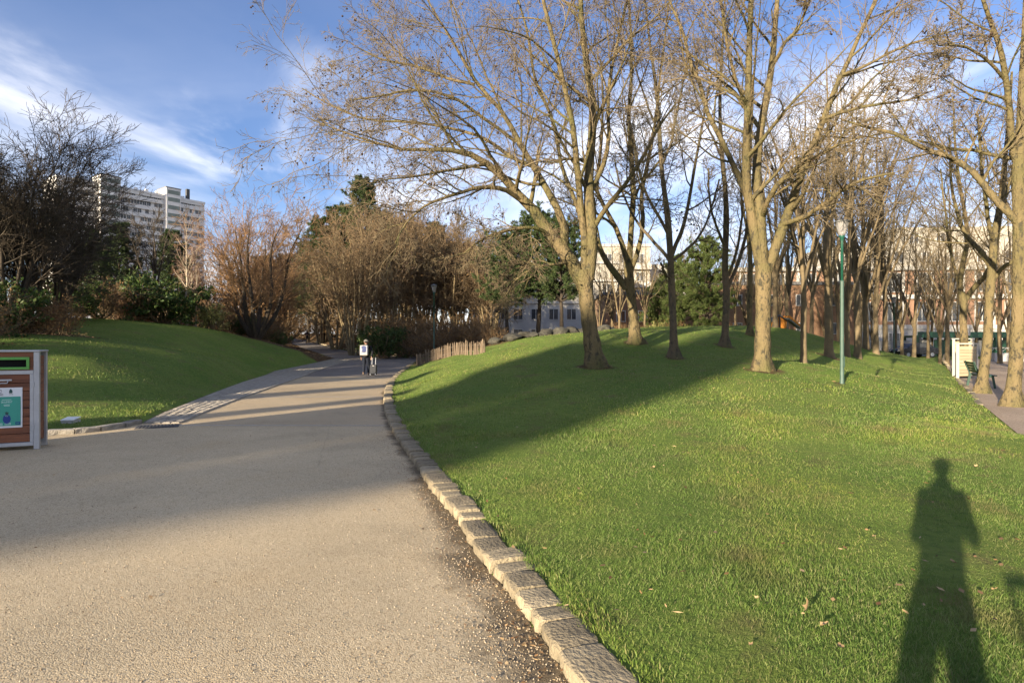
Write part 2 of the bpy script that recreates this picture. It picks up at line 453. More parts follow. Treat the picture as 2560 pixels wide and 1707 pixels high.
def ground_mat():
    m, t, b, N, K = _mat('lawn_soil')
    b.inputs['Roughness'].default_value = 0.95; b.inputs['Specular IOR Level'].default_value = 0.1
    co = N('ShaderNodeTexCoord')
    def nz(s, d=6):
        n = N('ShaderNodeTexNoise'); n.inputs['Scale'].default_value = s; n.inputs['Detail'].default_value = d; n.inputs['Roughness'].default_value = .65
        K(co.outputs['Object'], n.inputs['Vector']); return n
    def mr(src, a, bb):
        n = N('ShaderNodeMapRange'); n.inputs['From Min'].default_value = a; n.inputs['From Max'].default_value = bb; K(src, n.inputs['Value']); return n
    def mix(a, bb, f):
        n = N('ShaderNodeMix'); n.data_type = 'RGBA'
        for k, v in (('A', a), ('B', bb)):
            if isinstance(v, tuple): n.inputs[k].default_value = rgba(v)
            else: K(v, n.inputs[k])
        K(f, n.inputs['Factor']); return n.outputs['Result']
    g1 = mix((.12, .185, .036), (.185, .23, .052), mr(nz(.55).outputs['Fac'], .35, .65).outputs[0])
    g2 = mix(g1, (.08, .13, .028), mr(nz(9).outputs['Fac'], .45, .75).outputs[0])
    g3 = mix(g2, (.16, .13, .06), mr(nz(1.7).outputs['Fac'], .55, .75).outputs[0])
    l1 = mix((.085, .055, .030), (.16, .10, .05), mr(nz(3).outputs['Fac'], .35, .65).outputs[0])
    l2 = mix(l1, (.045, .035, .02), mr(nz(14).outputs['Fac'], .45, .7).outputs[0])
    a = N('ShaderNodeAttribute'); a.attribute_name = 'litter'
    ed = N('ShaderNodeMath'); ed.operation = 'ADD'; K(a.outputs['Fac'], ed.inputs[0])
    e2 = N('ShaderNodeMath'); e2.operation = 'MULTIPLY_ADD'; e2.inputs[1].default_value = .7; e2.inputs[2].default_value = -.35
    K(nz(1.6).outputs['Fac'], e2.inputs[0]); K(e2.outputs[0], ed.inputs[1])
    K(mix(g3, l2, mr(ed.outputs[0], .4, .6).outputs[0]), b.inputs['Base Color'])
    bp = N('ShaderNodeBump'); bp.inputs['Strength'].default_value = .9; bp.inputs['Distance'].default_value = .05
    K(nz(30, 8).outputs['Fac'], bp.inputs['Height']); K(bp.outputs[0], b.inputs['Normal'])
    return m
ground = link('ground', me, ground_mat()); tag(ground, kind='structure')
tag(ground, 'wide lawn ground with grassy mound and woodland floor')

# ------------------------------------------------------------------ paths
def path_mat(name, c_lo, c_hi, c_dk, cell, bump, stain=(.10, .075, .045)):
    m, t, b, N, K = _mat(name)
    b.inputs['Roughness'].default_value = 0.9; b.inputs['Specular IOR Level'].default_value = 0.2
    co = N('ShaderNodeTexCoord')
    v = N('ShaderNodeTexVoronoi'); v.inputs['Scale'].default_value = cell; v.inputs['Randomness'].default_value = 1.0
    K(co.outputs['Object'], v.inputs['Vector'])
    sp = N('ShaderNodeSeparateColor'); K(v.outputs['Color'], sp.inputs[0])
    cr = N('ShaderNodeValToRGB'); e = cr.color_ramp.elements
    e[0].position = 0.0; e[0].color = rgba(c_dk)
    e[1].position = 1.0; e[1].color = rgba(c_hi)
    x = e.new(0.35); x.color = rgba(c_lo)
    x = e.new(0.75); x.color = rgba(tuple((p + q) / 2 for p, q in zip(c_lo, c_hi)))
    K(sp.outputs[0], cr.inputs[0])
    def nz(s, d=6):
        n = N('ShaderNodeTexNoise'); n.inputs['Scale'].default_value = s; n.inputs['Detail'].default_value = d; n.inputs['Roughness'].default_value = .65
        K(co.outputs['Object'], n.inputs['Vector']); return n
    r = N('ShaderNodeMapRange'); r.inputs['From Min'].default_value = .3; r.inputs['From Max'].default_value = .7
    r.inputs['To Min'].default_value = .72; r.inputs['To Max'].default_value = 1.15
    K(nz(.45, 8).outputs['Fac'], r.inputs['Value'])
    hs = N('ShaderNodeHueSaturation'); K(cr.outputs[0], hs.inputs['Color']); K(r.outputs[0], hs.inputs['Value'])
    wr_ = N('ShaderNodeMapRange'); wr_.inputs['From Min'].default_value = .50; wr_.inputs['From Max'].default_value = .72; wr_.inputs['To Max'].default_value = .42
    K(nz(.9, 9).outputs['Fac'], wr_.inputs['Value'])
    wx = N('ShaderNodeMix'); wx.data_type = 'RGBA'; wx.blend_type = 'MULTIPLY'; wx.inputs['B'].default_value = (.62, .55, .46, 1)
    K(hs.outputs[0], wx.inputs['A']); K(wr_.outputs[0], wx.inputs['Factor'])
    ck = N('ShaderNodeTexVoronoi'); ck.feature = 'DISTANCE_TO_EDGE'; ck.inputs['Scale'].default_value = .23
    dst = N('ShaderNodeMix'); dst.data_type = 'RGBA'; dst.inputs['Factor'].default_value = .12
    K(co.outputs['Object'], dst.inputs['A']); K(nz(1.3, 5).outputs['Color'], dst.inputs['B']); K(dst.outputs['Result'], ck.inputs['Vector'])
    cr_ = N('ShaderNodeMapRange'); cr_.inputs['From Min'].default_value = .0025; cr_.inputs['From Max'].default_value = .0; cr_.inputs['To Max'].default_value = .18
    K(ck.outputs['Distance'], cr_.inputs['Value'])
    cx_ = N('ShaderNodeMix'); cx_.data_type = 'RGBA'; cx_.inputs['B'].default_value = (.12, .09, .06, 1)
    K(wx.outputs['Result'], cx_.inputs['A']); K(cr_.outputs[0], cx_.inputs['Factor'])
    a = N('ShaderNodeAttribute'); a.attribute_name = 'dirt'
    s = N('ShaderNodeMath'); s.operation = 'MULTIPLY_ADD'; s.inputs[1].default_value = 1.3; s.inputs[2].default_value = -.65
    K(nz(2.2, 7).outputs['Fac'], s.inputs[0])
    s2 = N('ShaderNodeMath'); s2.operation = 'ADD'; K(a.outputs['Fac'], s2.inputs[0]); K(s.outputs[0], s2.inputs[1])
    r2 = N('ShaderNodeMapRange'); r2.inputs['From Min'].default_value = .42; r2.inputs['From Max'].default_value = .85; r2.inputs['To Max'].default_value = .85
    K(s2.outputs[0], r2.inputs['Value'])
    mx = N('ShaderNodeMix'); mx.data_type = 'RGBA'; mx.inputs['B'].default_value = rgba(stain)
    K(cx_.outputs['Result'], mx.inputs['A']); K(r2.outputs[0], mx.inputs['Factor'])
    K(mx.outputs['Result'], b.inputs['Base Color'])
    bp = N('ShaderNodeBump'); bp.inputs['Strength'].default_value = bump; bp.inputs['Distance'].default_value = .008; bp.invert = True
    K(v.outputs['Distance'], bp.inputs['Height'])
    b2 = N('ShaderNodeBump'); b2.inputs['Strength'].default_value = .22; b2.inputs['Distance'].default_value = .03
    K(nz(1.7, 6).outputs['Fac'], b2.inputs['Height']); K(bp.outputs[0], b2.inputs['Normal'])
    K(b2.outputs[0], b.inputs['Normal'])
    return m
M_gravel = path_mat('gravel_path', (.53, .42, .26), (.65, .53, .345), (.36, .27, .16), 120, .28)
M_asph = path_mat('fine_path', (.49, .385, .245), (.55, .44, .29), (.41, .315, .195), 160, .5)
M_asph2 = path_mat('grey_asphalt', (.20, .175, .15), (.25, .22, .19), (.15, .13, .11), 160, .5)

kd = np.concatenate([KERB[i] + (KERB[i+1] - KERB[i]) * np.linspace(0, 1, 12)[:, None] for i in range(len(KERB) - 1)])
def path_strip(name, y0, y1, step, mat, ncol=60, zoff=0.0, label=None):
    yy = np.arange(y0, y1 + 1e-6, step); yy[-1] = y1
    l = path_l(yy) ; r = path_r(yy)
    u = np.linspace(0, 1, ncol)
    u = u ** 0.7
    X = l[:, None] * (1 - u) + r[:, None] * u
    Y = np.repeat(yy[:, None], ncol, 1)
    Z = pz(Y) + zoff
    I = np.arange(len(yy) * ncol).reshape(len(yy), ncol)
    Q = np.stack([I[:-1, :-1], I[:-1, 1:], I[1:, 1:], I[1:, :-1]], -1).reshape(-1, 4)
    me = mk_mesh(name, np.stack([X, Y, Z], -1).reshape(-1, 3), Q)
    dirt = np.zeros(X.size, np.float32)
    xf, yf = X.ravel(), Y.ravel()
    sel = (yf > 0) & (yf < 45)
    dm = np.full(X.size, 9.0)
    dm[sel] = np.sqrt(((xf[sel, None] - kd[None, :, 0]) ** 2 + (yf[sel, None] - kd[None, :, 1]) ** 2).min(1))
    wid = np.where(yf < 4.6, 0.62, np.where(yf < 7, .40, .22))
    dirt = np.clip(1.05 - dm / wid, 0, 1).astype(np.float32)
    at = me.attributes.new('dirt', 'FLOAT', 'POINT'); at.data.foreach_set('value', dirt)
    o = link(name, me, mat); tag(o, label, kind='structure')
    return o
EDGE1 = G(700, 1063)[1]; EDGE2 = G(700, 941)[1]
path_strip('path', -60, 2, 4, M_gravel, 30, label='gravel path behind the viewpoint')
path_strip('path', 2, EDGE1, .12, M_gravel, 160, label='coarse gravel path in the foreground')
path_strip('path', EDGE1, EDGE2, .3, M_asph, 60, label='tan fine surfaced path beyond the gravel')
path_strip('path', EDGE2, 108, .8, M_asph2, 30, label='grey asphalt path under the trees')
M_joint = pm('pale_concrete_joint', (.48, .43, .35), (.36, .32, .26), 5, .9)
def joint(y, w, x0f, x1f, skew=0.0):
    xl, xr = float(path_l(y)), float(path_r(y))
    a, b = xl + (xr - xl) * x0f, xl + (xr - xl) * x1f
    n = 16; vs = []
    for i in range(n + 1):
        u = i / n; x = a + (b - a) * u; yy = y + skew * u
        vs += [(x, yy - w / 2, float(pz(yy)) + .004), (x, yy + w / 2, float(pz(yy)) + .004)]
    mb = MB().add(vs, [(2*i, 2*i+2, 2*i+3, 2*i+1) for i in range(n)])
    return tag(mb.build('path_joint', M_joint), 'pale concrete joint line across the path', kind='structure')
joint(EDGE1, .10, .12, .985, -.05); joint(G(800, 992)[1], .16, .30, .99, .05); joint(EDGE2, .16, .33, .99)
joint(G(900, 921)[1], .14, .35, .98); joint(40.6, .2, .3, .99)

# sandy plaza on the right
yy = np.arange(9.5, 62.01, .75); n = 14
u = np.linspace(0, 1, n) ** 1.5
X = plaza_x(yy)[:, None] * (1 - u) + (plaza_x(yy)[:, None] + 70) * u
Y = np.repeat(yy[:, None], n, 1)
I = np.arange(X.size).reshape(X.shape)
Q = np.stack([I[:-1, :-1], I[:-1, 1:], I[1:, 1:], I[1:, :-1]], -1).reshape(-1, 4)
M_sand = path_mat('sandy_plaza', (.37, .28, .20), (.47, .37, .27), (.27, .20, .14), 60, .4)
o = link('plaza', mk_mesh('plaza', np.stack([X, Y, np.full(X.shape, .045)], -1).reshape(-1, 3), Q), M_sand)
tag(o, 'sandy reddish plaza beside the tree row', kind='structure')

# ------------------------------------------------------------------ kerb stones
M_kerb = pm('limestone_kerb', (.31, .255, .165), (.14, .118, .08), 6.0, .95, bump=1.0, bscale=38, objvar=.25, lo=.40, hi=.72, stretch=(.40, .26, .105))
M_kerb2 = pm('grey_kerb', (.34, .31, .26), (.20, .18, .15), 7.0, .9, bump=.9, bscale=38, objvar=.2, stretch=(.5, .16, .1))
M_earth = pm('kerb_earth', (.10, .075, .045), (.06, .045, .03), 9, .95, bump=.6)
def stone_mesh(name, seed, nxs=4):
    r = np.random.default_rng(seed)
    xs_ = np.linspace(-.5, .5, nxs + 1)
    prof = [(0, -.3), (0.0, .80), (.06, .97), (.5, 1.0), (.93, .98), (1.0, .85), (1.0, -.3)]    # across (0..1), height
    vs = []; m = len(prof)
    for i, x in enumerate(xs_):
        e = 1.0 - (0.04 if i in (0, nxs) else 0.0)
        for (a, h) in prof:
            vs.append((x * (1 if i not in (0, nxs) else .985) + r.normal(0, .006), (a - .5) * e + .5 + r.normal(0, .028), h * (1 - .04 * (i in (0, nxs)) if h > .5 else 1) + r.normal(0, .035) * (h > 0)))
    fs = [(i*m+k, (i+1)*m+k, (i+1)*m+k+1, i*m+k+1) for i in range(nxs) for k in range(m - 1)]
    fs += [tuple(range(m)), tuple(range(nxs*m + m - 1, nxs*m - 1, -1))]
    mb = MB().add(vs, fs)
    return mb.mesh(name, smooth=False)
STONES = [stone_mesh('kerb_stone', 50 + k) for k in range(7)]
def run_kerb(name, line, width, height, lens, mat, label, flip=1, zf=None):
    root = empty(name); tag(root, label, kind='structure')
    seg = np.diff(line, axis=0); sl = np.linalg.norm(seg, axis=1); cum = np.concatenate([[0], np.cumsum(sl)])
    def at(s):
        return np.array([np.interp(s, cum, line[:, 0]), np.interp(s, cum, line[:, 1])])
    s = 0.0; k = 0
    while s < cum[-1] - .1:
        L = lens * random.choice((.55, .75, .9, 1.1, 1.5))* random.uniform(.85, 1.15)
        e = min(s + L, cum[-1])
        a, b = at(s), at(e); d = b - a; ang = math.atan2(d[1], d[0]); c = (a + b) / 2
        me = STONES[k % 7]
        if len(me.materials) == 0: me.materials.append(mat)
        o = bpy.data.objects.new('kerb_stone', me); col.objects.link(o); o.parent = root
        if me.materials[0] is not mat:
            o.material_slots[0].link = 'OBJECT'; o.material_slots[0].material = mat
        nrm = np.array([-math.sin(ang), math.cos(ang)]) * flip
        o.location = (c[0], c[1], float(pz(c[1])) + random.uniform(-.014, .010))
        o.rotation_euler = (random.uniform(-.03, .03), random.uniform(-.03, .03), ang + random.uniform(-.03, .03))
        o.scale = (np.linalg.norm(d) - random.uniform(.012, .035), flip * width * random.uniform(.82, 1.12), height * random.uniform(.9, 1.1))
        s = e; k += 1
    # the earth the stones are set in
    vs = []; fs = []
    for i, s in enumerate(np.linspace(0, cum[-1], 60)):
        p = at(s); q = at(min(s + .05, cum[-1])) - at(max(s - .05, 0)); q /= np.linalg.norm(q); nr = np.array([-q[1], q[0]]) * flip
        z = float(pz(p[1])) + height * .55
        for t_ in (.03, width * .97):
            w = p + nr * t_; vs.append((w[0], w[1], z))
        if i: fs.append((2*i-2, 2*i-1, 2*i+1, 2*i))
    MB().add(vs, fs).build('kerb_bed', M_earth, root)
    return root
run_kerb('kerb', KERB, .25, .085, .30, M_kerb, 'rough pale limestone kerb between path and lawn', flip=-1)
run_kerb('kerb', LKERB, .16, .10, .52, M_kerb2, 'low grey stone kerb beside the litter bin', flip=1)
fk = np.array([(-11.4, 48.2), (-13.9, 52.6), (-17.4, 59.8), (-22.9, 70.6), (-31.2, 90)])
run_kerb('kerb', fk, .25, .14, 1.4, M_kerb, 'pale far kerb along the path under the trees', flip=-1)
fk2 = np.array([(-11.2, 48.3), (-8.2, 46.5), (-1.5, 45.7), (4, 46.2)])
run_kerb('kerb', fk2, .22, .12, 1.0, M_kerb, 'pale kerb around the planted bed behind the man', flip=1)
pk = PLZ[1:7]
run_kerb('kerb', pk, .16, .09, .9, M_kerb, 'low pale edging between lawn and sandy plaza', flip=1)

# ------------------------------------------------------------------ cobbled gutter
M_sett = pm('gutter_sett', (.40, .36, .29), (.25, .22, .18), 8, .9, bump=.6, bscale=40, objvar=.22)
M_mort = pm('gutter_mortar', (.15, .125, .09), (.10, .085, .06), 10, .95, bump=.5)
gut = empty('gutter'); tag(gut, 'cobbled gutter between the left lawn and the path', kind='structure')
def sett_mesh(seed):
    r = np.random.default_rng(seed)
    mb = MB(); b = .5
    vs = [(-.5,-.5,-1),(.5,-.5,-1),(.5,.5,-1),(-.5,.5,-1)] + [(x * .98 + r.normal(0, .03), y * .98 + r.normal(0, .03), .45) for x, y in ((-.5,-.5),(.5,-.5),(.5,.5),(-.5,.5))] + \
         [(x * .72, y * .72, 1 + r.normal(0, .12)) for x, y in ((-.5,-.5),(.5,-.5),(.5,.5),(-.5,.5))]
    fs = [(0,1,5,4),(1,2,6,5),(2,3,7,6),(3,0,4,7),(4,5,9,8),(5,6,10,9),(6,7,11,10),(7,4,8,11),(8,9,10,11)]
    return mb.add(vs, fs).mesh('sett', smooth=False)
SETT = [sett_mesh(k) for k in range(6)]
for me in SETT: me.materials.append(M_sett)
def resamp(line, n):
    sl = np.concatenate([[0], np.cumsum(np.linalg.norm(np.diff(line, axis=0), axis=1))])
    s = np.linspace(0, sl[-1], n)
    return np.stack([np.interp(s, sl, line[:, 0]), np.interp(s, sl, line[:, 1])], 1), sl[-1]
go, glen = resamp(GUT_OUT, 90); gi, _ = resamp(GUT_IN, 90)
vs = []
for a, b in zip(go, gi):
    vs += [(a[0] - .05, a[1], float(pz(a[1])) + .012), (b[0], b[1], float(pz(b[1])) + .012)]
MB().add(vs, [(2*i, 2*i+1, 2*i+3, 2*i+2) for i in range(89)]).build('mortar_bed', M_mort, gut)
cnt = 0; rest = MB()
s = 0.0
sacc = np.linspace(0, glen, 90)
while s < glen - .2:
    row = .17 if s < 16 else .34
    f = s / glen * 89; i = int(f); u = f - i
    a = go[i] * (1-u) + go[min(i+1, 89)] * u; b = gi[i] * (1-u) + gi[min(i+1, 89)] * u
    w = np.linalg.norm(b - a); nn = max(3, int(w / (.16 if s < 16 else .32)))
    nn = min(nn, 7)
    ang = math.atan2(b[1] - a[1], b[0] - a[0])
    off = random.uniform(-.15, .15)
    for k in range(nn):
        v = (k + .5 + off * .3) / nn
        p = a * (1 - v) + b * v
        if cnt < 300:
            o = bpy.data.objects.new('sett', SETT[random.randrange(6)]); col.objects.link(o); o.parent = gut
            o.location = (p[0], p[1], float(pz(p[1])) + .005 + random.uniform(-.004, .004))
            o.rotation_euler = (0, 0, ang + random.uniform(-.06, .06)); o.scale = (w / nn * .90, row * .86, .022)
        else:
            c, s_ = math.cos(ang), math.sin(ang); hx, hy = w / nn * .45, row * .43; z = float(pz(p[1]))
            q = [(p[0] + c*x - s_*y, p[1] + s_*x + c*y) for x, y in ((-hx,-hy),(hx,-hy),(hx,hy),(-hx,hy))]
            rest.add([(x, y, z + .004) for x, y in q] + [(x, y, z + .024) for x, y in q], [(4,5,6,7),(0,1,5,4),(1,2,6,5),(2,3,7,6),(3,0,4,7)])
        cnt += 1
    s += row
if rest.v: tag(rest.build('setts', M_sett, gut), kind='stuff')
# ------------------------------------------------------------------ trees
def unit(a): return a / (np.linalg.norm(a, axis=-1, keepdims=True) + 1e-9)
def tubes(P_, R_, s):
    """P_ (B,n,3) polylines, R_ (B,n) radii -> verts, quads"""
    B, n, _ = P_.shape
    t = unit(np.gradient(P_, axis=1))
    m = np.abs(t.mean(1)); ref = np.zeros((B, 3)); ref[np.arange(B), np.argmin(m, 1)] = 1
    u = unit(np.cross(t, ref[:, None, :])); w = np.cross(t, u)
    a = np.arange(s) * 2 * np.pi / s
    V = P_[:, :, None, :] + R_[:, :, None, None] * (u[:, :, None, :] * np.cos(a)[None, None, :, None] + w[:, :, None, :] * np.sin(a)[None, None, :, None])
    I = np.arange(B * n * s).reshape(B, n, s)
    J = np.roll(I, -1, axis=2)
    Q = np.stack([I[:, :-1], J[:, :-1], J[:, 1:], I[:, 1:]], -1).reshape(-1, 4)
    return V.reshape(-1, 3), Q
def join(parts):
    Vs, Qs, b = [], [], 0
    for V, Q in parts:
        Vs.append(V); Qs.append(Q + b); b += len(V)
    return np.concatenate(Vs), np.concatenate(Qs)
def catmull(pts, n):
    pts = np.asarray(pts, float)
    seg = np.concatenate([[0], np.cumsum(np.linalg.norm(np.diff(pts[:, :3], axis=0), axis=1) + 1e-6)])
    s = np.linspace(0, seg[-1], n)
    out_ = np.empty((n, pts.shape[1]))
    p = np.vstack([2 * pts[0] - pts[1], pts, 2 * pts[-1] - pts[-2]])
    for k, v in enumerate(s):
        i = min(np.searchsorted(seg, v, side='right') - 1, len(seg) - 2); u = (v - seg[i]) / (seg[i+1] - seg[i])
        a, b, c, d = p[i], p[i+1], p[i+2], p[i+3]
        out_[k] = .5 * (2*b + (c - a) * u + (2*a - 5*b + 4*c - d) * u*u + (3*b - a - 3*c + d) * u**3)
    return out_
def grow(P_, R_, K, tr, ang, lenf, n, rr, trop, noise, rg, minr, maxlen=None, tip=None):
    B, m, _ = P_.shape
    Ln = np.linalg.norm(np.diff(P_, axis=1), axis=2).sum(1)
    t = tr[0] + (tr[1] - tr[0]) * (np.arange(K)[None, :] + rg.uniform(0, 1, (B, K))) / K
    f = t * (m - 1); i = np.clip(f.astype(int), 0, m - 2); u = (f - i)[..., None]
    bi = np.arange(B)[:, None]
    pos = P_[bi, i] * (1 - u) + P_[bi, i+1] * u
    tan = unit(P_[bi, i+1] - P_[bi, i])
    rad = R_[bi, i] * (1 - u[..., 0]) + R_[bi, i+1] * u[..., 0]
    perp = rg.normal(size=(B, K, 3)); perp -= (perp * tan).sum(-1, keepdims=True) * tan; perp = unit(perp)
    a = np.radians(rg.uniform(ang[0], ang[1], (B, K)))[..., None]
    d = tan * np.cos(a) + perp * np.sin(a)
    ln = Ln[:, None] * lenf * rg.uniform(.55, 1.25, (B, K)) * (1.1 - .45 * t)
    if maxlen is not None: ln = np.minimum(ln, maxlen * rg.uniform(.7, 1.1, ln.shape))
    pos = pos.reshape(-1, 3); d = d.reshape(-1, 3); ln = ln.ravel()
    r0 = np.maximum(rad.ravel() * rr * rg.uniform(.8, 1.1, ln.shape), minr)
    pts = [pos]
    st = ln / (n - 1)
    for k in range(n - 1):
        pos = pos + d * st[:, None]
        pts.append(pos)
        d = unit(d + rg.normal(size=d.shape) * noise + np.array([0, 0, trop]))
    tip = minr if tip is None else tip
    prof = np.linspace(0, 1, n)
    RR = r0[:, None] * (1 - prof)[None] + np.minimum(tip, r0)[:, None] * prof[None]
    return np.stack(pts, 1), RR

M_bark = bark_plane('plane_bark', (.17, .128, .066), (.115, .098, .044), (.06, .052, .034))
M_bark_shade = bark_plane('shaded_bark', (.13, .10, .065), (.10, .085, .05), (.075, .065, .048))  # shade on the two slim trees, put into a duller bark
M_bark_far = pm('far_bark', (.17, .128, .07), (.11, .085, .05), 3, .9, island=.15)
M_twig = pm('plane_twig', (.19, .145, .082), (.135, .105, .064), 1.2, .9, island=.3)
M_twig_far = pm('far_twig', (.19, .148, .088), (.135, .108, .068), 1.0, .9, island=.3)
M_stem = pm('pale_stem', (.27, .205, .11), (.18, .14, .075), 4, .9, island=.2)
M_ball = pm('seed_ball', (.07, .042, .026), (.035, .024, .018), 30, .95, bump=.6)
M_brown = pm('brown_twig', (.20, .14, .078), (.12, .088, .052), .9, .9, island=.35)
M_orange = pm('willow_twig', (.29, .165, .075), (.18, .11, .055), .9, .9, island=.35)
M_pink = pm('pink_twig', (.27, .175, .125), (.19, .13, .095), .9, .9, island=.3)
M_dark = pm('dark_twig', (.085, .065, .045), (.05, .042, .03), .9, .9, island=.35)
M_dkbark = pm('dark_bark', (.075, .058, .04), (.045, .036, .027), 6, .95, bump=.6)
M_birch = pm('birch_bark', (.50, .42, .30), (.3, .25, .18), 9, .8, stretch=(1, 1, 3))
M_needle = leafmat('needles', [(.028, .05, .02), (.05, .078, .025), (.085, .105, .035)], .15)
M_needle_lit = leafmat('lit_needles', [(.05, .08, .025), (.09, .125, .035), (.14, .16, .05)], .2)  # lighter copy of the needles, sunlight put into the colour
M_laurel = leafmat('laurel_leaf', [(.03, .06, .018), (.06, .10, .025), (.11, .14, .04)], .25, .45)
M_brownleaf = leafmat('brown_leaf', [(.10, .055, .025), (.19, .11, .045), (.28, .17, .07)], .3)
M_yellowleaf = leafmat('yellow_leaf', [(.22, .23, .07), (.34, .33, .11), (.45, .42, .18)], .3)
M_redleaf = leafmat('red_leaf', [(.14, .07, .04), (.24, .12, .06), (.30, .20, .09)], .3)

def ballmesh(pos, r):
    """small faceted seed balls"""
    base = np.array([(0,0,1),(.9,0,.35),(.28,.85,.35),(-.72,.53,.35),(-.72,-.53,.35),(.28,-.85,.35),
                     (.72,.53,-.35),(-.28,.85,-.35),(-.9,0,-.35),(-.28,-.85,-.35),(.72,-.53,-.35),(0,0,-1)])
    tri = np.array([(0,1,2),(0,2,3),(0,3,4),(0,4,5),(0,5,1),(1,6,2),(2,7,3),(3,8,4),(4,9,5),(5,10,1),(6,7,2),(7,8,3),(8,9,4),(9,10,5),(10,6,1),
                    (11,7,6),(11,8,7),(11,9,8),(11,10,9),(11,6,10)])
    rr = r * rng.uniform(.7, 1.2, len(pos))
    V = pos[:, None, :] + base[None] * rr[:, None, None]
    T = tri[None] + (np.arange(len(pos)) * 12)[:, None, None]
    return V.reshape(-1, 3), T.reshape(-1, 3)

def guides(spec, D, base):
    """spec: list of limbs [(px,py,width px,depth offset)...] -> arrays in the tree's own coordinates"""
    res = []
    for limb in spec:
        pts = []
        for q in limb:
            px, py, w = q[:3]; dd = q[3] if len(q) > 3 else 0.0
            d = D + dd
            p = P(px, py, d) - base
            pts.append((p[0], p[1], p[2], w / F * d / 2))
        res.append(np.array(pts))
    return res

def big_tree(name, label, px, D, spec, K=(9, 8, 7, 3), balls=0, seed=1, minr=.0048, droop=0.0, up=0.06, bark=None, twig=None, cat='tree', lens=(.5, .5, .5, .6), baseY=None, group=None, t0=.22, ang1=(28, 62)):
    """a tree whose trunk and main limbs follow the photograph, with smaller wood grown on them"""
    rg = np.random.default_rng(seed)
    b = gp(px, D); base = np.array(b)
    root = empty(name, b); tag(root, label, cat, group)
    bark = bark or M_bark; twig = twig or M_twig
    gs = guides(spec, D, base)
    trunk = catmull(gs[0], 26)
    # root flare goes a little into the ground
    trunk[0, 2] = min(trunk[0, 2], -.12); 
    rad = np.maximum(trunk[:, 3], .02); h = trunk[:, 2] - trunk[0, 2]
    rad = rad * (1 + .35 * np.exp(-h / .22))
    wob = 1 + .05 * np.sin(np.arange(26) * 1.3 + seed) 
    V, Q = tubes(trunk[None, :, :3], (rad * wob)[None], 18)
    # shallow ribs and roots around the trunk
    th = np.tile(np.arange(18), 26) * 2 * np.pi / 18
    k = (1 + .05 * np.sin(3 * th + seed) + .035 * np.sin(5 * th + 2 * seed))
    c = np.repeat(trunk[:, :3], 18, 0)
    hh = np.repeat(np.exp(-h / .35), 18)
    V = c + (V - c) * (k + .16 * hh * np.sin(5 * th + seed))[:, None]
    link('trunk', mk_mesh('trunk', V, Q), bark, root)
    L1P, L1R = [], []
    for g in gs[1:]:
        c = catmull(g, 16)
        c[2:, :3] += np.cumsum(rg.normal(0, .012, (14, 3)), 0)
        r = np.maximum(c[:, 3], .012)
        V, Q = tubes(c[None, :, :3], r[None], 10)
        link('limb', mk_mesh('limb', V, Q), bark, root)
        L1P.append(c[:, :3]); L1R.append(r)
    P1 = np.stack(L1P); R1 = np.stack(L1R)
    parts = []
    P2, R2 = grow(P1, R1, K[0], (t0, 1.0), ang1, lens[0], 9, .5, up - droop * .6, .10, rg, minr * 1.6, 4.2)
    V, Q = tubes(P2, R2, 6); o = link('branches', mk_mesh('branches', V, Q), bark, root); tag(o, kind='stuff')
    P3, R3 = grow(P2, R2, K[1], (.18, 1.0), (25, 65), lens[1], 7, .55, up * .6 - droop, .13, rg, minr * 1.25, 2.2)
    parts.append(tubes(P3, R3, 4))
    P4, R4 = grow(P3, R3, K[2], (.15, 1.0), (22, 60), lens[2], 5, .6, up * .3 - droop, .16, rg, minr, 1.1)
    parts.append(tubes(P4, R4, 3))
    if K[3]:
        P5, R5 = grow(P4, R4, K[3], (.25, 1.0), (20, 60), lens[3], 3, .7, -droop * .5, .15, rg, minr * .85, .45)
        parts.append(tubes(P5, R5, 3))
    V, Q = join(parts)
    o = link('twigs', mk_mesh('twigs', V, Q), twig, root); tag(o, kind='stuff')
    if balls:
        grp = rg.choice(len(P3), max(1, balls // 4), replace=False); sel = (grp[:, None] * K[2] + rg.integers(0, K[2], (len(grp), 3))).ravel(); tips = P4[sel]
        pp = tips[:, -1] + np.stack([rg.normal(0, .03, len(tips)), rg.normal(0, .03, len(tips)), -rg.uniform(.05, .16, len(tips))], 1)
        V, T = ballmesh(pp, .030)
        o = link('seed_balls', mk_mesh('seed_balls', V, T=T), M_ball, root); tag(o, kind='stuff')
    return root

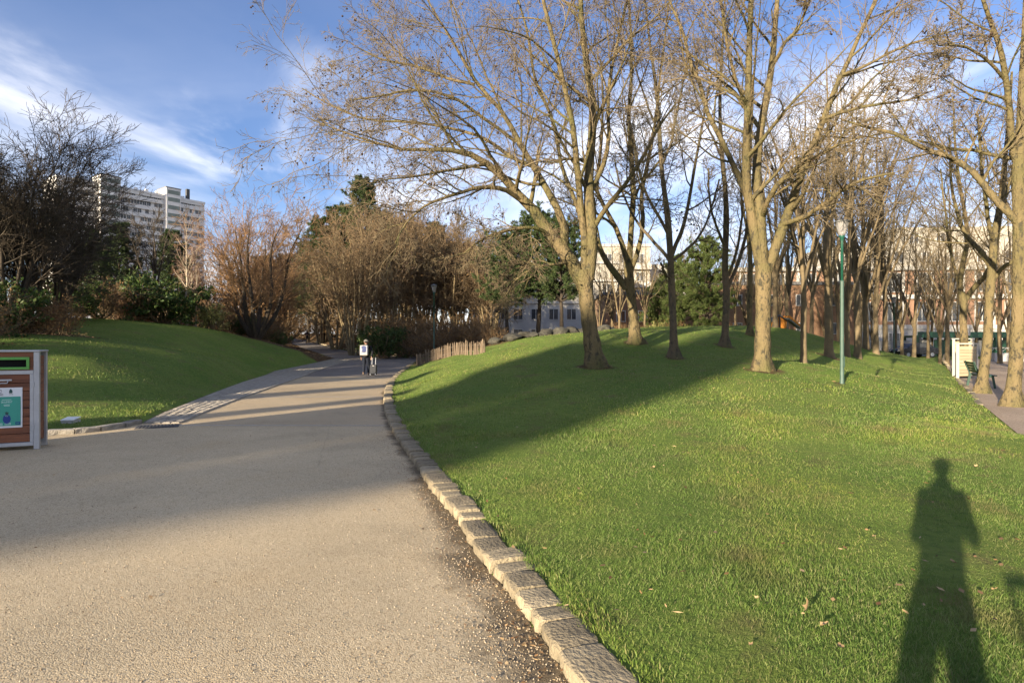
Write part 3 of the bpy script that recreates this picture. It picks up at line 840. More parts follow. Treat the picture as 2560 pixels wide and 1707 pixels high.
# the plane trees on the mound, each with the limbs it has in the photograph
T1 = [[(1490,925,52),(1484,890,46),(1477,840,39),(1470,790,37),(1465,740,38),(1459,700,43),(1457,676,38)],
      [(1452,706,30),(1436,667,36),(1402,619,35),(1367,574,30),(1334,527,26),(1301,492,23),(1255,440,20,-.4),(1208,403,17,-.8),(1154,376,14,-1.1),(1088,372,10,-1.4),(1010,372,8,-1.7),(930,350,6,-2),(850,322,4,-2.2),(770,290,2.5,-2.3)],
      [(1408,625,22),(1414,580,22),(1396,530,19),(1370,480,17),(1330,415,15,.4),(1290,350,13,.8),(1252,283,11,1.0),(1186,207,9,1.2),(1143,131,7,1.3),(1099,65,5,1.4),(1060,0,4,1.5)],
      [(1459,700,22),(1462,640,21),(1460,590,19),(1453,540,18),(1446,480,16),(1438,400,15,-.3),(1432,330,14,-.5),(1404,196,12,-.8),(1371,65,10,-1),(1345,-40,8,-1.2),(1325,-150,5,-1.3)],
      [(1471,700,30),(1478,640,30),(1480,589,30),(1475,530,28),(1470,470,25,.3),(1474,380,22,.5),(1480,272,19,.8),(1464,150,16,1),(1452,40,13,1.1),(1450,-80,9,1.2),(1455,-200,6,1.2)],
      [(1474,610,14),(1488,566,13),(1512,524,12,-.4),(1560,462,10,-.9),(1600,400,8,-1.3),(1640,330,6,-1.6),(1690,260,4,-1.9)],
      [(1300,500,12),(1262,476,12,-.5),(1200,470,10,-1.1),(1130,490,8,-1.6),(1060,520,6,-2.0),(1010,565,4,-2.2),(985,610,2.5,-2.3)],
      [(1330,415,11,.3),(1280,395,10,.9),(1205,345,8,1.4),(1120,318,7,1.9),(1020,300,6,2.3),(920,296,5,2.6),(830,262,4,2.8),(750,215,2.5,2.9)],
      [(1186,212,8,1.2),(1120,195,7,1.4),(1040,165,6,1.6),(960,150,5,1.8),(890,118,3,1.9)],
      [(1290,355,9,.8),(1215,300,8,.4),(1130,245,7,0),(1040,225,6,-.3),(960,238,5,-.5),(880,250,3,-.7)],
      [(1475,480,12,.3),(1505,420,12,.5),(1520,340,10,.6),(1518,240,9,.8),(1535,130,7,1),(1560,20,6,1.1),(1580,-80,4,1.2)],
      [(1452,540,11,0),(1425,470,10,.8),(1400,400,9,1.4),(1380,300,8,1.9),(1340,200,7,2.3),(1320,90,6,2.6),(1290,-20,4,2.8)],
      [(1380,590,10,0),(1340,572,9,-.6),(1280,580,8,-1),(1220,600,6,-1.3),(1170,640,4,-1.5)],
      [(1425,655,8,0),(1390,660,7,-.5),(1340,668,6,-.8),(1290,700,4,-1.0),(1265,745,2.5,-1.1)]]
big_tree('plane_tree', 'large plane tree with wide leaning left limb and dark seed balls, on the mound', 1487, 18, T1, K=(12, 8, 7, 3), balls=1700, seed=11, droop=.09, up=.05)
T2 = [[(1905,926,46),(1905,890,39),(1906,840,37),(1907,790,36),(1907,740,37),(1908,700,39),(1908,660,38)],
      [(1903,680,26),(1892,610,26),(1878,530,24),(1865,450,21),(1867,375,19,-.2),(1870,260,17,-.4),(1873,161,15,-.5),(1879,0,12,-.6),(1884,-150,8,-.7)],
      [(1908,670,28),(1902,590,27),(1896,500,25),(1890,440,22,.4),(1898,330,19,.5),(1914,245,17,.6),(1927,161,15,.7),(1943,0,11,.8),(1955,-150,7,.9)],
      [(1918,680,24),(1930,645,26),(1950,584,25),(1972,519,23),(1990,458,20,-.4),(2012,402,18,-.6),(2050,300,15,-.9),(2093,193,12,-1.1),(2157,54,9,-1.4),(2200,-60,6,-1.5)],
      [(1949,566,14),(1968,556,12,-.2),(2003,542,12,-.6),(2064,504,11,-1.2),(2110,470,9,-1.7),(2160,445,7,-2.1),(2230,430,4,-2.4)],
      [(1880,540,14),(1862,480,14,.4),(1836,420,13,.8),(1800,340,12,1.1),(1771,289,11,1.3),(1750,214,10,1.5),(1723,161,9,1.6),(1705,80,7,1.8),(1665,-10,5,1.9)],
      [(1905,545,12),(1915,515,13,-.5),(1943,466,13,-1),(1996,423,11,-1.5),(2040,400,9,-1.9),(2090,370,7,-2.3),(2150,350,4,-2.6)],
      [(1900,322,10,.5),(1870,280,10,.9),(1840,240,9,1.2),(1800,200,8,1.5),(1760,170,6,1.7),(1700,120,4,1.9)],
      [(1870,270,9,-.3),(1840,205,8,-.8),(1815,120,7,-1.2),(1800,20,6,-1.5),(1780,-80,4,-1.7)],
      [(1930,170,8,.7),(1960,110,8,.3),(2000,60,7,0),(2040,-20,5,-.3)],
      [(2050,300,9,-.9),(2110,280,8,-1.4),(2180,262,7,-1.9),(2260,250,5,-2.3),(2340,225,3,-2.6)],
      [(2093,193,8,-1.1),(2160,165,7,-1.6),(2240,120,6,-2),(2330,85,5,-2.3),(2420,60,3,-2.5)]]
big_tree('plane_tree', 'straight sunlit plane tree with three upright limbs beside the tall green lamp', 1905, 17, T2, K=(10, 7, 6, 3), balls=400, seed=12, droop=.03, up=.05)
T3 = [[(1590,860,40),(1587,840,30),(1584,800,24),(1581,768,22),(1576,730,22),(1572,693,24),(1572,670,22)],
      [(1566,722,16),(1557,708,18),(1527,673,16),(1507,643,14),(1492,613,12),(1478,560,10,.3),(1470,480,8,.5),(1450,380,6,.7)],
      [(1570,685,14),(1563,634,13),(1542,574,12),(1515,524,10,.2),(1490,470,9,.5),(1500,380,8,.7),(1505,280,6,.9),(1500,150,4,1)],
      [(1573,685,15),(1576,589,14),(1581,500,13),(1578,400,12,-.2),(1572,300,10,-.3),(1580,180,8,-.4),(1575,40,6,-.5),(1570,-60,4,-.5)],
      [(1576,680,13),(1593,634,12),(1608,560,11),(1602,500,10,.3),(1620,400,9,.5),(1640,280,7,.8),(1650,150,5,1),(1665,20,4,1)],
      [(1578,520,8,0),(1600,470,7,-.6),(1640,420,6,-1),(1690,360,4,-1.3)],
      [(1540,570,7,0),(1500,540,6,-.6),(1440,520,5,-1.1),(1390,500,3,-1.4)]]
big_tree('plane_tree', 'golden plane tree with a crooked low left limb, behind the large leaning tree', 1587, 22, T3, K=(9, 6, 5, 3), seed=13, minr=.0050, up=.06)
T4 = [[(1687,900,30),(1685,870,21),(1683,800,18),(1680,730,17),(1678,680,16),(1676,634,16),(1671,560,15),(1664,500,13),(1655,429,11),(1648,321,10),(1640,220,8),(1625,110,6),(1612,0,4)],
      [(1678,660,9),(1664,637,9),(1640,610,8,.3),(1623,589,8,.5),(1590,545,6,.9),(1560,480,5,1.3),(1540,400,4,1.6)],
      [(1680,640,10),(1688,615,10),(1703,580,10,-.2),(1712,551,9,-.3),(1724,490,8,-.5),(1742,400,7,-.7),(1760,300,6,-.8),(1780,180,4,-1)],
      [(1672,590,8),(1650,545,8,-.3),(1625,500,7,-.6),(1600,430,6,-.9),(1585,340,5,-1.1),(1560,240,3,-1.3)],
      [(1684,650,7),(1720,622,7,.4),(1750,590,6,.7),(1780,530,5,1),(1800,450,4,1.2)],
      [(1678,700,6),(1660,680,7,-.4),(1650,655,5,-.6)],
      [(1652,420,6,0),(1680,350,6,-.3),(1695,270,5,-.5),(1720,160,4,-.7)],
      [(1648,330,6,0),(1620,270,5,.3),(1590,180,4,.6),(1560,80,3,.8)]]
big_tree('plane_tree', 'slim shaded grey plane tree between the two large sunlit trunks', 1685, 20, T4, K=(8, 6, 5, 3), seed=14, minr=.0050, up=.07, bark=M_bark_shade, twig=M_twig_far)
T5 = [[(1812,870,27),(1813,840,18),(1815,790,17),(1817,738,16),(1814,690,16),(1813,649,15),(1816,560,14),(1814,482,12),(1804,375,10),(1800,250,8),(1806,120,6),(1812,0,4)],
      [(1820,720,9),(1832,690,9),(1850,650,9,.2),(1866,590,8,.4),(1872,510,7,.6),(1868,420,5,.8),(1880,300,4,.9)],
      [(1814,620,8),(1800,590,7,-.3),(1785,560,6,-.5),(1770,500,5,-.8),(1765,420,4,-1)],
      [(1822,690,7),(1838,640,7,-.3),(1846,590,6,-.5),(1850,520,5,-.7),(1845,430,4,-.8)],
      [(1806,400,6,0),(1780,340,5,.4),(1750,270,4,.8),(1730,180,3,1)]]
big_tree('plane_tree', 'slim shaded tree with a forked trunk just left of the straight sunlit plane', 1812, 22, T5, K=(8, 6, 5, 2), seed=15, minr=.0050, up=.07, bark=M_bark_shade, twig=M_twig_far)
T6 = [[(1876,840,20),(1875,815,13),(1874,760,12),(1876,700,12),(1875,640,11),(1870,560,10),(1872,460,8),(1878,330,6),(1884,200,4)],
      [(1876,680,6),(1890,650,6),(1900,620,5),(1905,560,4)],[(1873,600,6),(1860,540,5),(1850,450,4),(1846,360,3)]]
big_tree('bare_tree', 'thin bare tree with stubby side shoots on the mound crest', 1876, 26, T6, K=(8, 7, 5, 2), seed=16, minr=.007, up=.07, twig=M_twig_far)
# the row along the plaza
R4 = [[(2530,1016,46),(2533,980,33),(2540,900,29),(2546,800,28),(2548,700,28),(2550,600,28),(2548,520,28),(2545,450,25),(2550,360,22),(2556,250,19),(2562,100,15),(2568,-60,10)],
      [(2546,560,18),(2520,530,17),(2475,480,16,.2),(2427,424,14,.4),(2370,392,12,.7),(2318,375,11,.9),(2242,337,9,1.2),(2170,320,7,1.5),(2100,300,4,1.7)],
      [(2548,430,16),(2530,360,15),(2524,270,14,-.2),(2512,200,13,-.3),(2500,120,12,-.5),(2480,60,10,-.6),(2452,-20,8,-.8),(2430,-120,5,-.9)],
      [(2548,400,9),(2500,392,9,.4),(2440,376,8,.8),(2380,370,7,1.2),(2300,350,4,1.6)],
      [(2548,600,14),(2580,560,13,.3),(2620,500,11,.6),(2660,400,9,.9),(2700,280,7,1)],
      [(2512,200,8,-.3),(2470,150,7,-.7),(2420,120,6,-1),(2350,110,4,-1.3)]]
big_tree('plane_tree', 'nearest right tree at the frame edge with long limb reaching over the lawn', 2533, 14.6, R4, K=(9, 7, 6, 3), balls=120, seed=21, droop=.02, up=.05)
R3 = [[(2455,984,36),(2457,950,24),(2464,900,21),(2470,850,20),(2472,780,19),(2476,720,19),(2480,680,19),(2486,600,17),(2500,520,14),(2510,430,11),(2520,320,8),(2530,180,5)],
      [(2480,680,11),(2462,640,12),(2440,610,11,.3),(2415,580,9,.6),(2395,530,8,.9),(2380,440,6,1.2),(2370,340,4,1.4)],
      [(2482,700,10),(2510,670,10,-.2),(2545,650,9,-.5),(2590,600,7,-.8),(2630,520,5,-1)],
      [(2488,610,9),(2470,560,9,-.3),(2462,480,8,-.5),(2450,380,6,-.8),(2440,280,4,-1)],
      [(2498,530,8),(2520,470,7,.4),(2540,380,5,.7),(2560,280,3,.9)]]
big_tree('plane_tree', 'sunlit forked tree just left of the nearest right tree, beside the bench', 2456, 18.4, R3, K=(9, 6, 5, 3), seed=22, minr=.005, up=.06)
R2 = [[(2411,945,28),(2412,920,19),(2411,860,17),(2408,800,16),(2409,760,17),(2404,730,16)],
      [(2404,745,12),(2400,700,12),(2410,650,11),(2420,600,10,.3),(2415,540,9,.4),(2400,450,7,.6),(2390,350,5,.8),(2385,240,3,1)],
      [(2410,755,13),(2430,725,13),(2455,700,11,-.4),(2470,670,10,-.7),(2490,600,8,-1),(2505,500,6,-1.2),(2510,390,4,-1.4)],
      [(2402,720,7),(2385,670,7,.3),(2370,600,6,.6),(2360,520,5,.9),(2350,420,3,1.1)]]
big_tree('plane_tree', 'slender tree forking low in front of the pale notice board', 2410, 26.7, R2, K=(10, 7, 6, 2), seed=23, minr=.006, up=.06)
# ------------------------------------------------------------------ background trees (prototypes, then copies)
def rand_limbs(rg, n, h0, h1, spread, H, r0, base_r=.0, lean=.1, curve=.25):
    """n stems from height h0..h1 to the crown at height H"""
    P_, R_ = [], []
    for k in range(n):
        a = 2 * math.pi * (k + rg.uniform(-.3, .3)) / n
        z0 = rg.uniform(h0, h1)
        rad = spread * rg.uniform(.5, 1.15)
        top = H * rg.uniform(.75, 1.05)
        p0 = np.array([math.cos(a) * base_r, math.sin(a) * base_r, z0])
        p3 = np.array([math.cos(a) * rad, math.sin(a) * rad, top])
        p1 = p0 + np.array([math.cos(a) * rad * curve, math.sin(a) * rad * curve, (top - z0) * .3])
        p2 = p0 * .3 + p3 * .7 + np.array([0, 0, (top - z0) * .04]) + rg.normal(0, .12, 3)
        c = catmull(np.array([p0, p1, p2, p3]), 14)
        c[3:] += np.cumsum(rg.normal(0, .03, (11, 3)), 0)
        r = r0 * rg.uniform(.7, 1.1)
        P_.append(c); R_.append(r * (1 - np.linspace(0, 1, 14)) ** .8 + .012)
    return np.stack(P_), np.stack(R_)

def proto_tree(name, seed, H, spread, nl, fork, tr, K, bark, twig, minr=.009, up=.06, droop=0., lens=(.45, .5, .5), multi=False, maxl=(3.5, 1.6, .8), leaves=None, leafn=0, leafs=.06, base_r=.1, curve=.25):
    rg = np.random.default_rng(seed)
    root = empty(name)
    parts_w = []
    if not multi:
        hh = np.linspace(-.15, fork * 1.15, 12)
        tp = np.stack([np.cumsum(rg.normal(0, .02, 12)), np.cumsum(rg.normal(0, .02, 12)), hh], 1)
        trr = tr * (1 - .25 * np.linspace(0, 1, 12)) * (1 + .5 * np.exp(-(hh + .15) / .25))
        V, Q = tubes(tp[None], trr[None], 12)
        link('trunk', mk_mesh('trunk', V, Q), bark, root)
        P1, R1 = rand_limbs(rg, nl, fork * .85, fork * 1.1, spread, H, tr * .55, .0, curve=curve)
        # the leader
        lp = np.stack([tp[-1, 0] + np.cumsum(rg.normal(0, .05, 14)), tp[-1, 1] + np.cumsum(rg.normal(0, .05, 14)), np.linspace(fork, H * 1.05, 14)], 1)
        P1 = np.concatenate([P1, lp[None]]); R1 = np.concatenate([R1, (tr * .7 * (1 - np.linspace(0, 1, 14)) ** .9 + .012)[None]])
    else:
        P1, R1 = rand_limbs(rg, nl, -.1, 0., spread, H, tr, base_r, curve=curve)
        V, Q = tubes(P1, R1, 7)
        for k in range(min(nl, 24)):
            V, Q = tubes(P1[k:k+1], R1[k:k+1], 7)
            link('trunk' if not multi else 'stem', mk_mesh('stem', V, Q), bark, root)
    if not multi:
        V, Q = tubes(P1, R1, 7); o = link('limbs', mk_mesh('limbs', V, Q), bark, root); tag(o, kind='stuff')
    parts = []
    P2, R2 = grow(P1, R1, K[0], (.25, 1.), (25, 60), lens[0], 7, .5, up - droop * .5, .12, rg, minr * 1.5, maxl[0])
    parts.append(tubes(P2, R2, 4))
    P3, R3 = grow(P2, R2, K[1], (.15, 1.), (22, 60), lens[1], 5, .6, up * .6 - droop, .15, rg, minr * 1.1, maxl[1])
    parts.append(tubes(P3, R3, 3))
    P4 = P3
    if K[2]:
        P4, R4_ = grow(P3, R3, K[2], (.15, 1.), (20, 60), lens[2], 4, .65, up * .3 - droop, .18, rg, minr, maxl[2])
        parts.append(tubes(P4, R4_, 3))
    V, Q = join(parts)
    o = link('twigs', mk_mesh('twigs', V, Q), twig, root); tag(o, kind='stuff')
    if leaves is not None:
        i = rg.choice(len(P4), leafn); j = rg.integers(1, P4.shape[1], leafn)
        pos = P4[i, j] + rg.normal(0, .05, (leafn, 3))
        V, Q = leafquads(pos, leafs, rg)
        o = link('leaves', mk_mesh('leaves', V, Q, smooth=False), leaves, root); tag(o, kind='stuff')
    return root
def leafquads(pos, size, rg, aspect=.55):
    n = len(pos)
    a = unit(rg.normal(size=(n, 3))); b = unit(np.cross(a, rg.normal(size=(n, 3))))
    s = size * rg.uniform(.6, 1.3, n)[:, None]
    V = np.stack([pos - a * s, pos + b * s * aspect, pos + a * s, pos - b * s * aspect], 1)
    return V.reshape(-1, 3), np.arange(4 * n).reshape(-1, 4)
def needles(P_, rg, per, ln, w):
    """tufts of needles along twigs: thin triangles leaning outwards"""
    B, m, _ = P_.shape
    i = np.repeat(np.arange(B), per); n = len(i)
    t = rg.uniform(.25, 1.0, n) * (m - 1); k = np.clip(t.astype(int), 0, m - 2); u = (t - k)[:, None]
    p = P_[i, k] * (1 - u) + P_[i, k+1] * u
    tan = unit(P_[i, k+1] - P_[i, k])
    d = unit(tan * .7 + rg.normal(size=(n, 3)) * .75)
    s = unit(np.cross(d, rg.normal(size=(n, 3))))
    l = ln * rg.uniform(.6, 1.3, n)[:, None]
    V = np.stack([p - s * w, p + s * w, p + d * l + s * w * .3, p + d * l - s * w * .3], 1).reshape(-1, 3)
    return V, np.arange(4 * n).reshape(-1, 4)
def conifer(name, seed, H, spread, tr, whorls, per, z0, mat, style='pine', nper=26, ln=.16, w=.016, dens=7):
    rg = np.random.default_rng(seed)
    root = empty(name)
    hh = np.linspace(-.2, H * .98, 14)
    tp = np.stack([np.cumsum(rg.normal(0, .04, 14)), np.cumsum(rg.normal(0, .04, 14)), hh], 1)
    tr_ = tr * (1 - .92 * np.clip(hh / H, 0, 1)) * (1 + .4 * np.exp(-(hh + .2) / .3))
    V, Q = tubes(tp[None], tr_[None], 10)
    link('trunk', mk_mesh('trunk', V, Q), M_dkbark, root)
    P1, R1 = [], []
    for k in range(whorls):
        f = (k + rg.uniform(0, .6)) / whorls
        z = z0 + (H - z0) * f
        if style == 'pine':      # rounded, clumpy
            L = spread * (math.sin(math.pi * (0.22 + .73 * f)) ** .8) * rg.uniform(.7, 1.15)
            rise = .35 + .5 * f
        else:
            L = spread * (1 - f) ** .85 * rg.uniform(.75, 1.15) + .15
            rise = -.12 + .7 * f
        nb = per
        for j in range(nb):
            a = 2 * math.pi * (j + rg.uniform(-.35, .35)) / nb + k * 1.1
            l = L * rg.uniform(.7, 1.1)
            p0 = np.array([np.interp(z, hh, tp[:, 0]), np.interp(z, hh, tp[:, 1]), z])
            q = np.linspace(0, 1, 8)[:, None]
            d = np.array([math.cos(a), math.sin(a), rise])
            c = p0 + q * l * d / np.linalg.norm(d) + np.array([0, 0, 1]) * (q ** 2) * l * .12
            P1.append(c + np.cumsum(rg.normal(0, .03, (8, 3)), 0)); R1.append(.05 * tr / .2 * (1 - q[:, 0]) + .012)
    P1 = np.stack(P1); R1 = np.stack(R1)
    V, Q = tubes(P1, R1, 5); o = link('branches', mk_mesh('branches', V, Q), M_dkbark, root); tag(o, kind='stuff')
    P2, R2 = grow(P1, R1, dens, (.25, 1.), (25, 65), .42, 5, .5, .05, .12, rg, .008, 1.2)
    P3, R3 = grow(P2, R2, 4, (.2, 1.), (20, 60), .5, 4, .6, .06, .12, rg, .006, .6)
    V1, Q1 = needles(P2, rg, nper, ln, w); V2, Q2 = needles(P3, rg, nper, ln, w)
    V, Q = join([(V1, Q1), (V2, Q2), tubes(P2, R2, 3)])
    o = link('needles', mk_mesh('needles', V, Q, smooth=False), mat, root); tag(o, kind='stuff')
    return root
def shrub(name, seed, H, rx, ry, mat, n, size, stems=14, twig=None, clumps=26, twigk=(6, 4)):
    rg = np.random.default_rng(seed)
    root = empty(name)
    P1, R1 = rand_limbs(rg, stems, -.05, 0., 1.0, H * .9, .022, .08, curve=.4)
    P1[:, :, 0] *= rx; P1[:, :, 1] *= ry
    P2, R2 = grow(P1, R1, twigk[0], (.15, 1.), (25, 65), .45, 5, .5, .05, .15, rg, .006, 1.2)
    P3, R3 = grow(P2, R2, twigk[1], (.15, 1.), (25, 60), .5, 4, .6, .02, .18, rg, .005, .6)
    V, Q = join([tubes(P1, R1, 5), tubes(P2, R2, 4), tubes(P3, R3, 3)])
    o = link('stems', mk_mesh('stems', V, Q), twig or M_brown, root); tag(o, kind='stuff')
    if n:
        # leaves sit in uneven clumps on the outer wood
        i = rg.choice(len(P3), n); j = rg.integers(1, 4, n)
        pos = P3[i, j] + rg.normal(0, .045, (n, 3)) * (1 + H * .4)
        pos[:, 2] = np.maximum(pos[:, 2], .03)
        V, Q = leafquads(pos, size, rg)
        o = link('leaves', mk_mesh('leaves', V, Q, smooth=False), mat, root); tag(o, kind='stuff')
    return root

ORD = ['first', 'second', 'third', 'fourth', 'fifth', 'sixth', 'seventh', 'eighth', 'ninth', 'tenth', 'eleventh', 'twelfth', 'thirteenth', 'fourteenth', 'fifteenth',
       'sixteenth', 'seventeenth', 'eighteenth', 'nineteenth', 'twentieth']
def put_row(rows, what, cat, group):
    """rows of (px, depth, scale, prototype); each label tells which one, counted from the left"""
    for i, (px, d, s, pr) in enumerate(sorted(rows, key=lambda r: r[0])):
        put(pr, px, d, what + ', ' + ORD[i] + ' from the left', cat, s, group=group)
used = {}
def put(proto, px, d, label, cat, s=1.0, rz=None, group=None, dz=0.0, sxy=None):
    x = (px - 1280.0) / F * d
    if used.get(proto.name):
        o = copy_tree(proto)
    else:
        o = proto; used[proto.name] = True
    o.location = (x, d, z1(x, d) + dz)
    o.rotation_euler = (0, 0, random.uniform(0, 6.28) if rz is None else rz)
    sx = sxy or s
    o.scale = (sx, sx, s)
    tag(o, label, cat, group)
    if not group and 'group' in o: del o['group']
    return o

# ---- the tall bare trees behind the mound and along the plaza
pA = proto_tree('bare_tree', 31, 14, 4.2, 5, 3.6, .20, (7, 6, 4), M_bark_far, M_twig_far, minr=.0075, up=.07)
pB = proto_tree('bare_tree', 32, 15, 3.6, 6, 4.6, .18, (7, 6, 4), M_bark_far, M_twig_far, minr=.0075, up=.09)
pC = proto_tree('bare_tree', 33, 13, 3.0, 4, 2.6, .15, (8, 6, 4), M_bark_far, M_twig_far, minr=.0075, up=.08)
g_ = 'bare trees massed behind the mound'
L0 = 'tall bare tree in the dense stand behind the mound'
put(pB, 2010, 21, 'thin leaning bare tree left of the green lamp, in front of the stand', 'tree', .62, 1.0)
put(pA, 2072, 27, 'sunlit bare tree directly behind the tall green lamp post', 'tree', .95, 2.0)
spots = [(2118, 31, pC, .95), (2142, 33, pB, 1.0), (2165, 36, pA, .9), (2190, 35, pC, 1.05), (2213, 38, pB, .9), (2255, 46, pC, .9), (2285, 50, pA, .85),
         (1938, 36, pA, .8), (1968, 40, pC, .9), (2030, 44, pB, .85), (1752, 46, pC, .75), (1530, 50, pA, .65), (2095, 47, pB, .85), (2150, 52, pA, .85), (2320, 56, pB, .75)]
put_row([(px, d, s, pr) for px, d, pr, s in spots], L0, 'tree', g_)
put(pB, 2369, 40, 'far thin tree at the plaza edge left of the notice board', 'tree', .8, 3.0)
put(pC, 2350, 42, 'slimmest far tree at the left end of the plaza row', 'tree', .75, 1.2)
put(pA, 2500, 44, 'bare tree standing out on the plaza behind the forked tree', 'tree', .8, 4.0)
put(pC, 2545, 34, 'bare tree on the plaza at the right frame edge', 'tree', .9, 2.2)
put(pB, 2330, 62, 'distant bare tree by the green kiosk', 'tree', .8, 2.7)
put(pA, 2440, 60, 'distant bare tree in front of the brick building', 'tree', .75, 0.7)
put(pC, 2640, 24, 'bare tree just beyond the right frame edge', 'tree', 1.0, 5.0)

gv = 'thin bare trees screening the brick house'
put_row([(1500, 47, .5, pC), (1548, 45, .55, pA), (1612, 47, .55, pB), (1660, 52, .6, pA), (1735, 49, .55, pC), (1790, 50, .6, pA), (1838, 45, .55, pB), (1868, 50, .6, pA), (1910, 48, .6, pC), (1950, 52, .7, pB)],
        'thin bare tree screening the brick house', 'tree', gv)
gw = 'bare trees in front of the right brick building'
put_row([(2060, 56, .7, pA), (2180, 58, .7, pC), (2240, 60, .7, pB), (2395, 52, .7, pC), (2475, 56, .7, pB), (2520, 52, .65, pA)], 'bare tree in front of the right brick building', 'tree', gw)
# ---- left side
pL = proto_tree('multi_stem_tree', 41, 9.2, 3.9, 18, 0, .10, (13, 9, 7), M_dkbark, M_dark, minr=.009, up=.02, multi=True, base_r=.45, lens=(.5, .5, .55), maxl=(4.2, 2.2, 1.1), curve=.2)
put(pL, 20, 21, 'big dark multi-stemmed bare tree behind the litter bin', 'tree', .69, .4)
put(pL, 130, 27, 'dark bare multi-stemmed tree behind the big one', 'tree', .62, 2.4)
put(pL, -300, 21, 'dark bare multi-stemmed tree left of the frame', 'tree', .7, 4.1)
pcon = conifer('conifer', 51, 9, 2.3, .17, 15, 6, 1.2, M_needle, 'pine')
put(pcon, 300, 44, 'dark green conifer below the left end of the white tower', 'conifer', .85, 0)
put(pcon, 428, 52, 'rounded green conifer in front of the white tower', 'conifer', .95, 1.6)
put(pcon, 232, 40, 'dark conifer half hidden behind the big bare tree', 'conifer', .7, 3.1)
pdk = proto_tree('bare_tree', 43, 8, 2.2, 4, 2.6, .14, (9, 7, 5), M_dkbark, M_dark, minr=.010, up=.08)
put(pdk, 385, 44, 'dark forked bare tree between the two conifers', 'tree', 1.0, .5)
# birch group
def birch(px, d, h, r, seed, label):
    rg = np.random.default_rng(seed)
    b = gp(px, d); root = empty('birch_tree', b); tag(root, label, 'tree', None)
    q = np.linspace(0, 1, 16)
    c = np.stack([np.cumsum(rg.normal(0, .025, 16)), np.cumsum(rg.normal(0, .025, 16)), -.1 + q * h], 1)
    rr = r * (1 - q) + .01
    V, Q = tubes(c[None], rr[None], 8); link('trunk', mk_mesh('trunk', V, Q), M_birch, root)
    P2, R2 = grow(c[None], rr[None], 22, (.3, 1), (25, 50), .3, 7, .4, .03, .08, rg, .01, 1.6)
    V, Q = tubes(P2, R2, 5); o = link('branches', mk_mesh('branches', V, Q), M_birch, root); tag(o, kind='stuff')
    P3, R3 = grow(P2, R2, 8, (.2, 1), (20, 50), .5, 5, .5, -.06, .12, rg, .007, .8)
    P4, R4 = grow(P3, R3, 4, (.2, 1), (20, 50), .5, 4, .6, -.1, .12, rg, .006, .5)
    V, Q = join([tubes(P3, R3, 3), tubes(P4, R4, 3)]); o = link('twigs', mk_mesh('twigs', V, Q), M_pink, root); tag(o, kind='stuff')
birch(466, 36, 6.0, .075, 1, 'tallest white-stemmed birch at the edge of the left lawn')
birch(478, 36.4, 4.4, .04, 2, 'thin birch stem just right of the tallest birch')
birch(490, 36.2, 4.2, .04, 3, 'rightmost thin birch stem beside the yellow shrub')
# orange willows
pW = proto_tree('willow_tree', 61, 8.6, 3.6, 9, 0, .17, (12, 10, 6), M_dkbark, M_orange, minr=.009, up=.10, multi=True, base_r=.25, lens=(.55, .5, .5), maxl=(3.6, 1.8, .9), curve=.45)
put(pW, 640, 39, 'orange-brown willow with dark forked stems at the lawn edge', 'tree', .88, .9)
put(pW, 678, 55, 'smaller orange-brown willow leaning over the path', 'tree', .75, 3.3)
pK = proto_tree('pink_tree', 62, 10, 2.6, 7, 0, .08, (12, 8, 5), M_brown, M_pink, minr=.009, up=.12, multi=True, base_r=.2, lens=(.4, .5, .5))
put(pK, 570, 56, 'pinkish bare tree rising behind the willow', 'tree', .80, .2)
put(pK, 640, 58, 'tallest pinkish bare tree behind the willow', 'tree', .95, 2.2)
put(pK, 700, 60, 'pinkish bare tree at the right of the willow', 'tree', .85, 4.2)
put(pW, 530, 50, 'orange-brown thicket tree behind the birches', 'tree', .6, 5.1)
# pines on the rise behind the path
pP = conifer('pine_tree', 52, 15, 3.4, .26, 18, 6, 4.0, M_needle, 'pine', nper=24, ln=.22, w=.02)
put(pP, 905, 74, 'tallest pine topping the brown trees behind the path', 'conifer', 1.28, 0, sxy=1.1)
put(pP, 808, 72, 'pine left of the dark pair behind the path', 'conifer', .98, 2, sxy=1.2)
put(pP, 770, 78, 'small left pine above the path', 'conifer', .86, 4)
put(pP, 1085, 70, 'pine half hidden by brown trees right of the tallest pine', 'conifer', .86, 1)
put(pP, 855, 76, 'dark pine just left of the tallest pine', 'conifer', 1.08, 5, sxy=1.25)
put(pP, 960, 75, 'dark pine just right of the tallest pine', 'conifer', 1.0, 3, sxy=1.3)
put(pP, 1020, 80, 'broad dark pine behind the brown thicket', 'conifer', .98, 2.5, sxy=1.35)
put(pP, 1140, 78, 'rightmost pine behind the brown thicket', 'conifer', .8, 5.5, sxy=1.3)
put(pP, 720, 92, 'far pine beyond the bend of the path', 'conifer', .85, 1.5, sxy=1.3)
put(pP, 665, 88, 'far pine behind the pinkish trees', 'conifer', .72, 3.5, sxy=1.3)
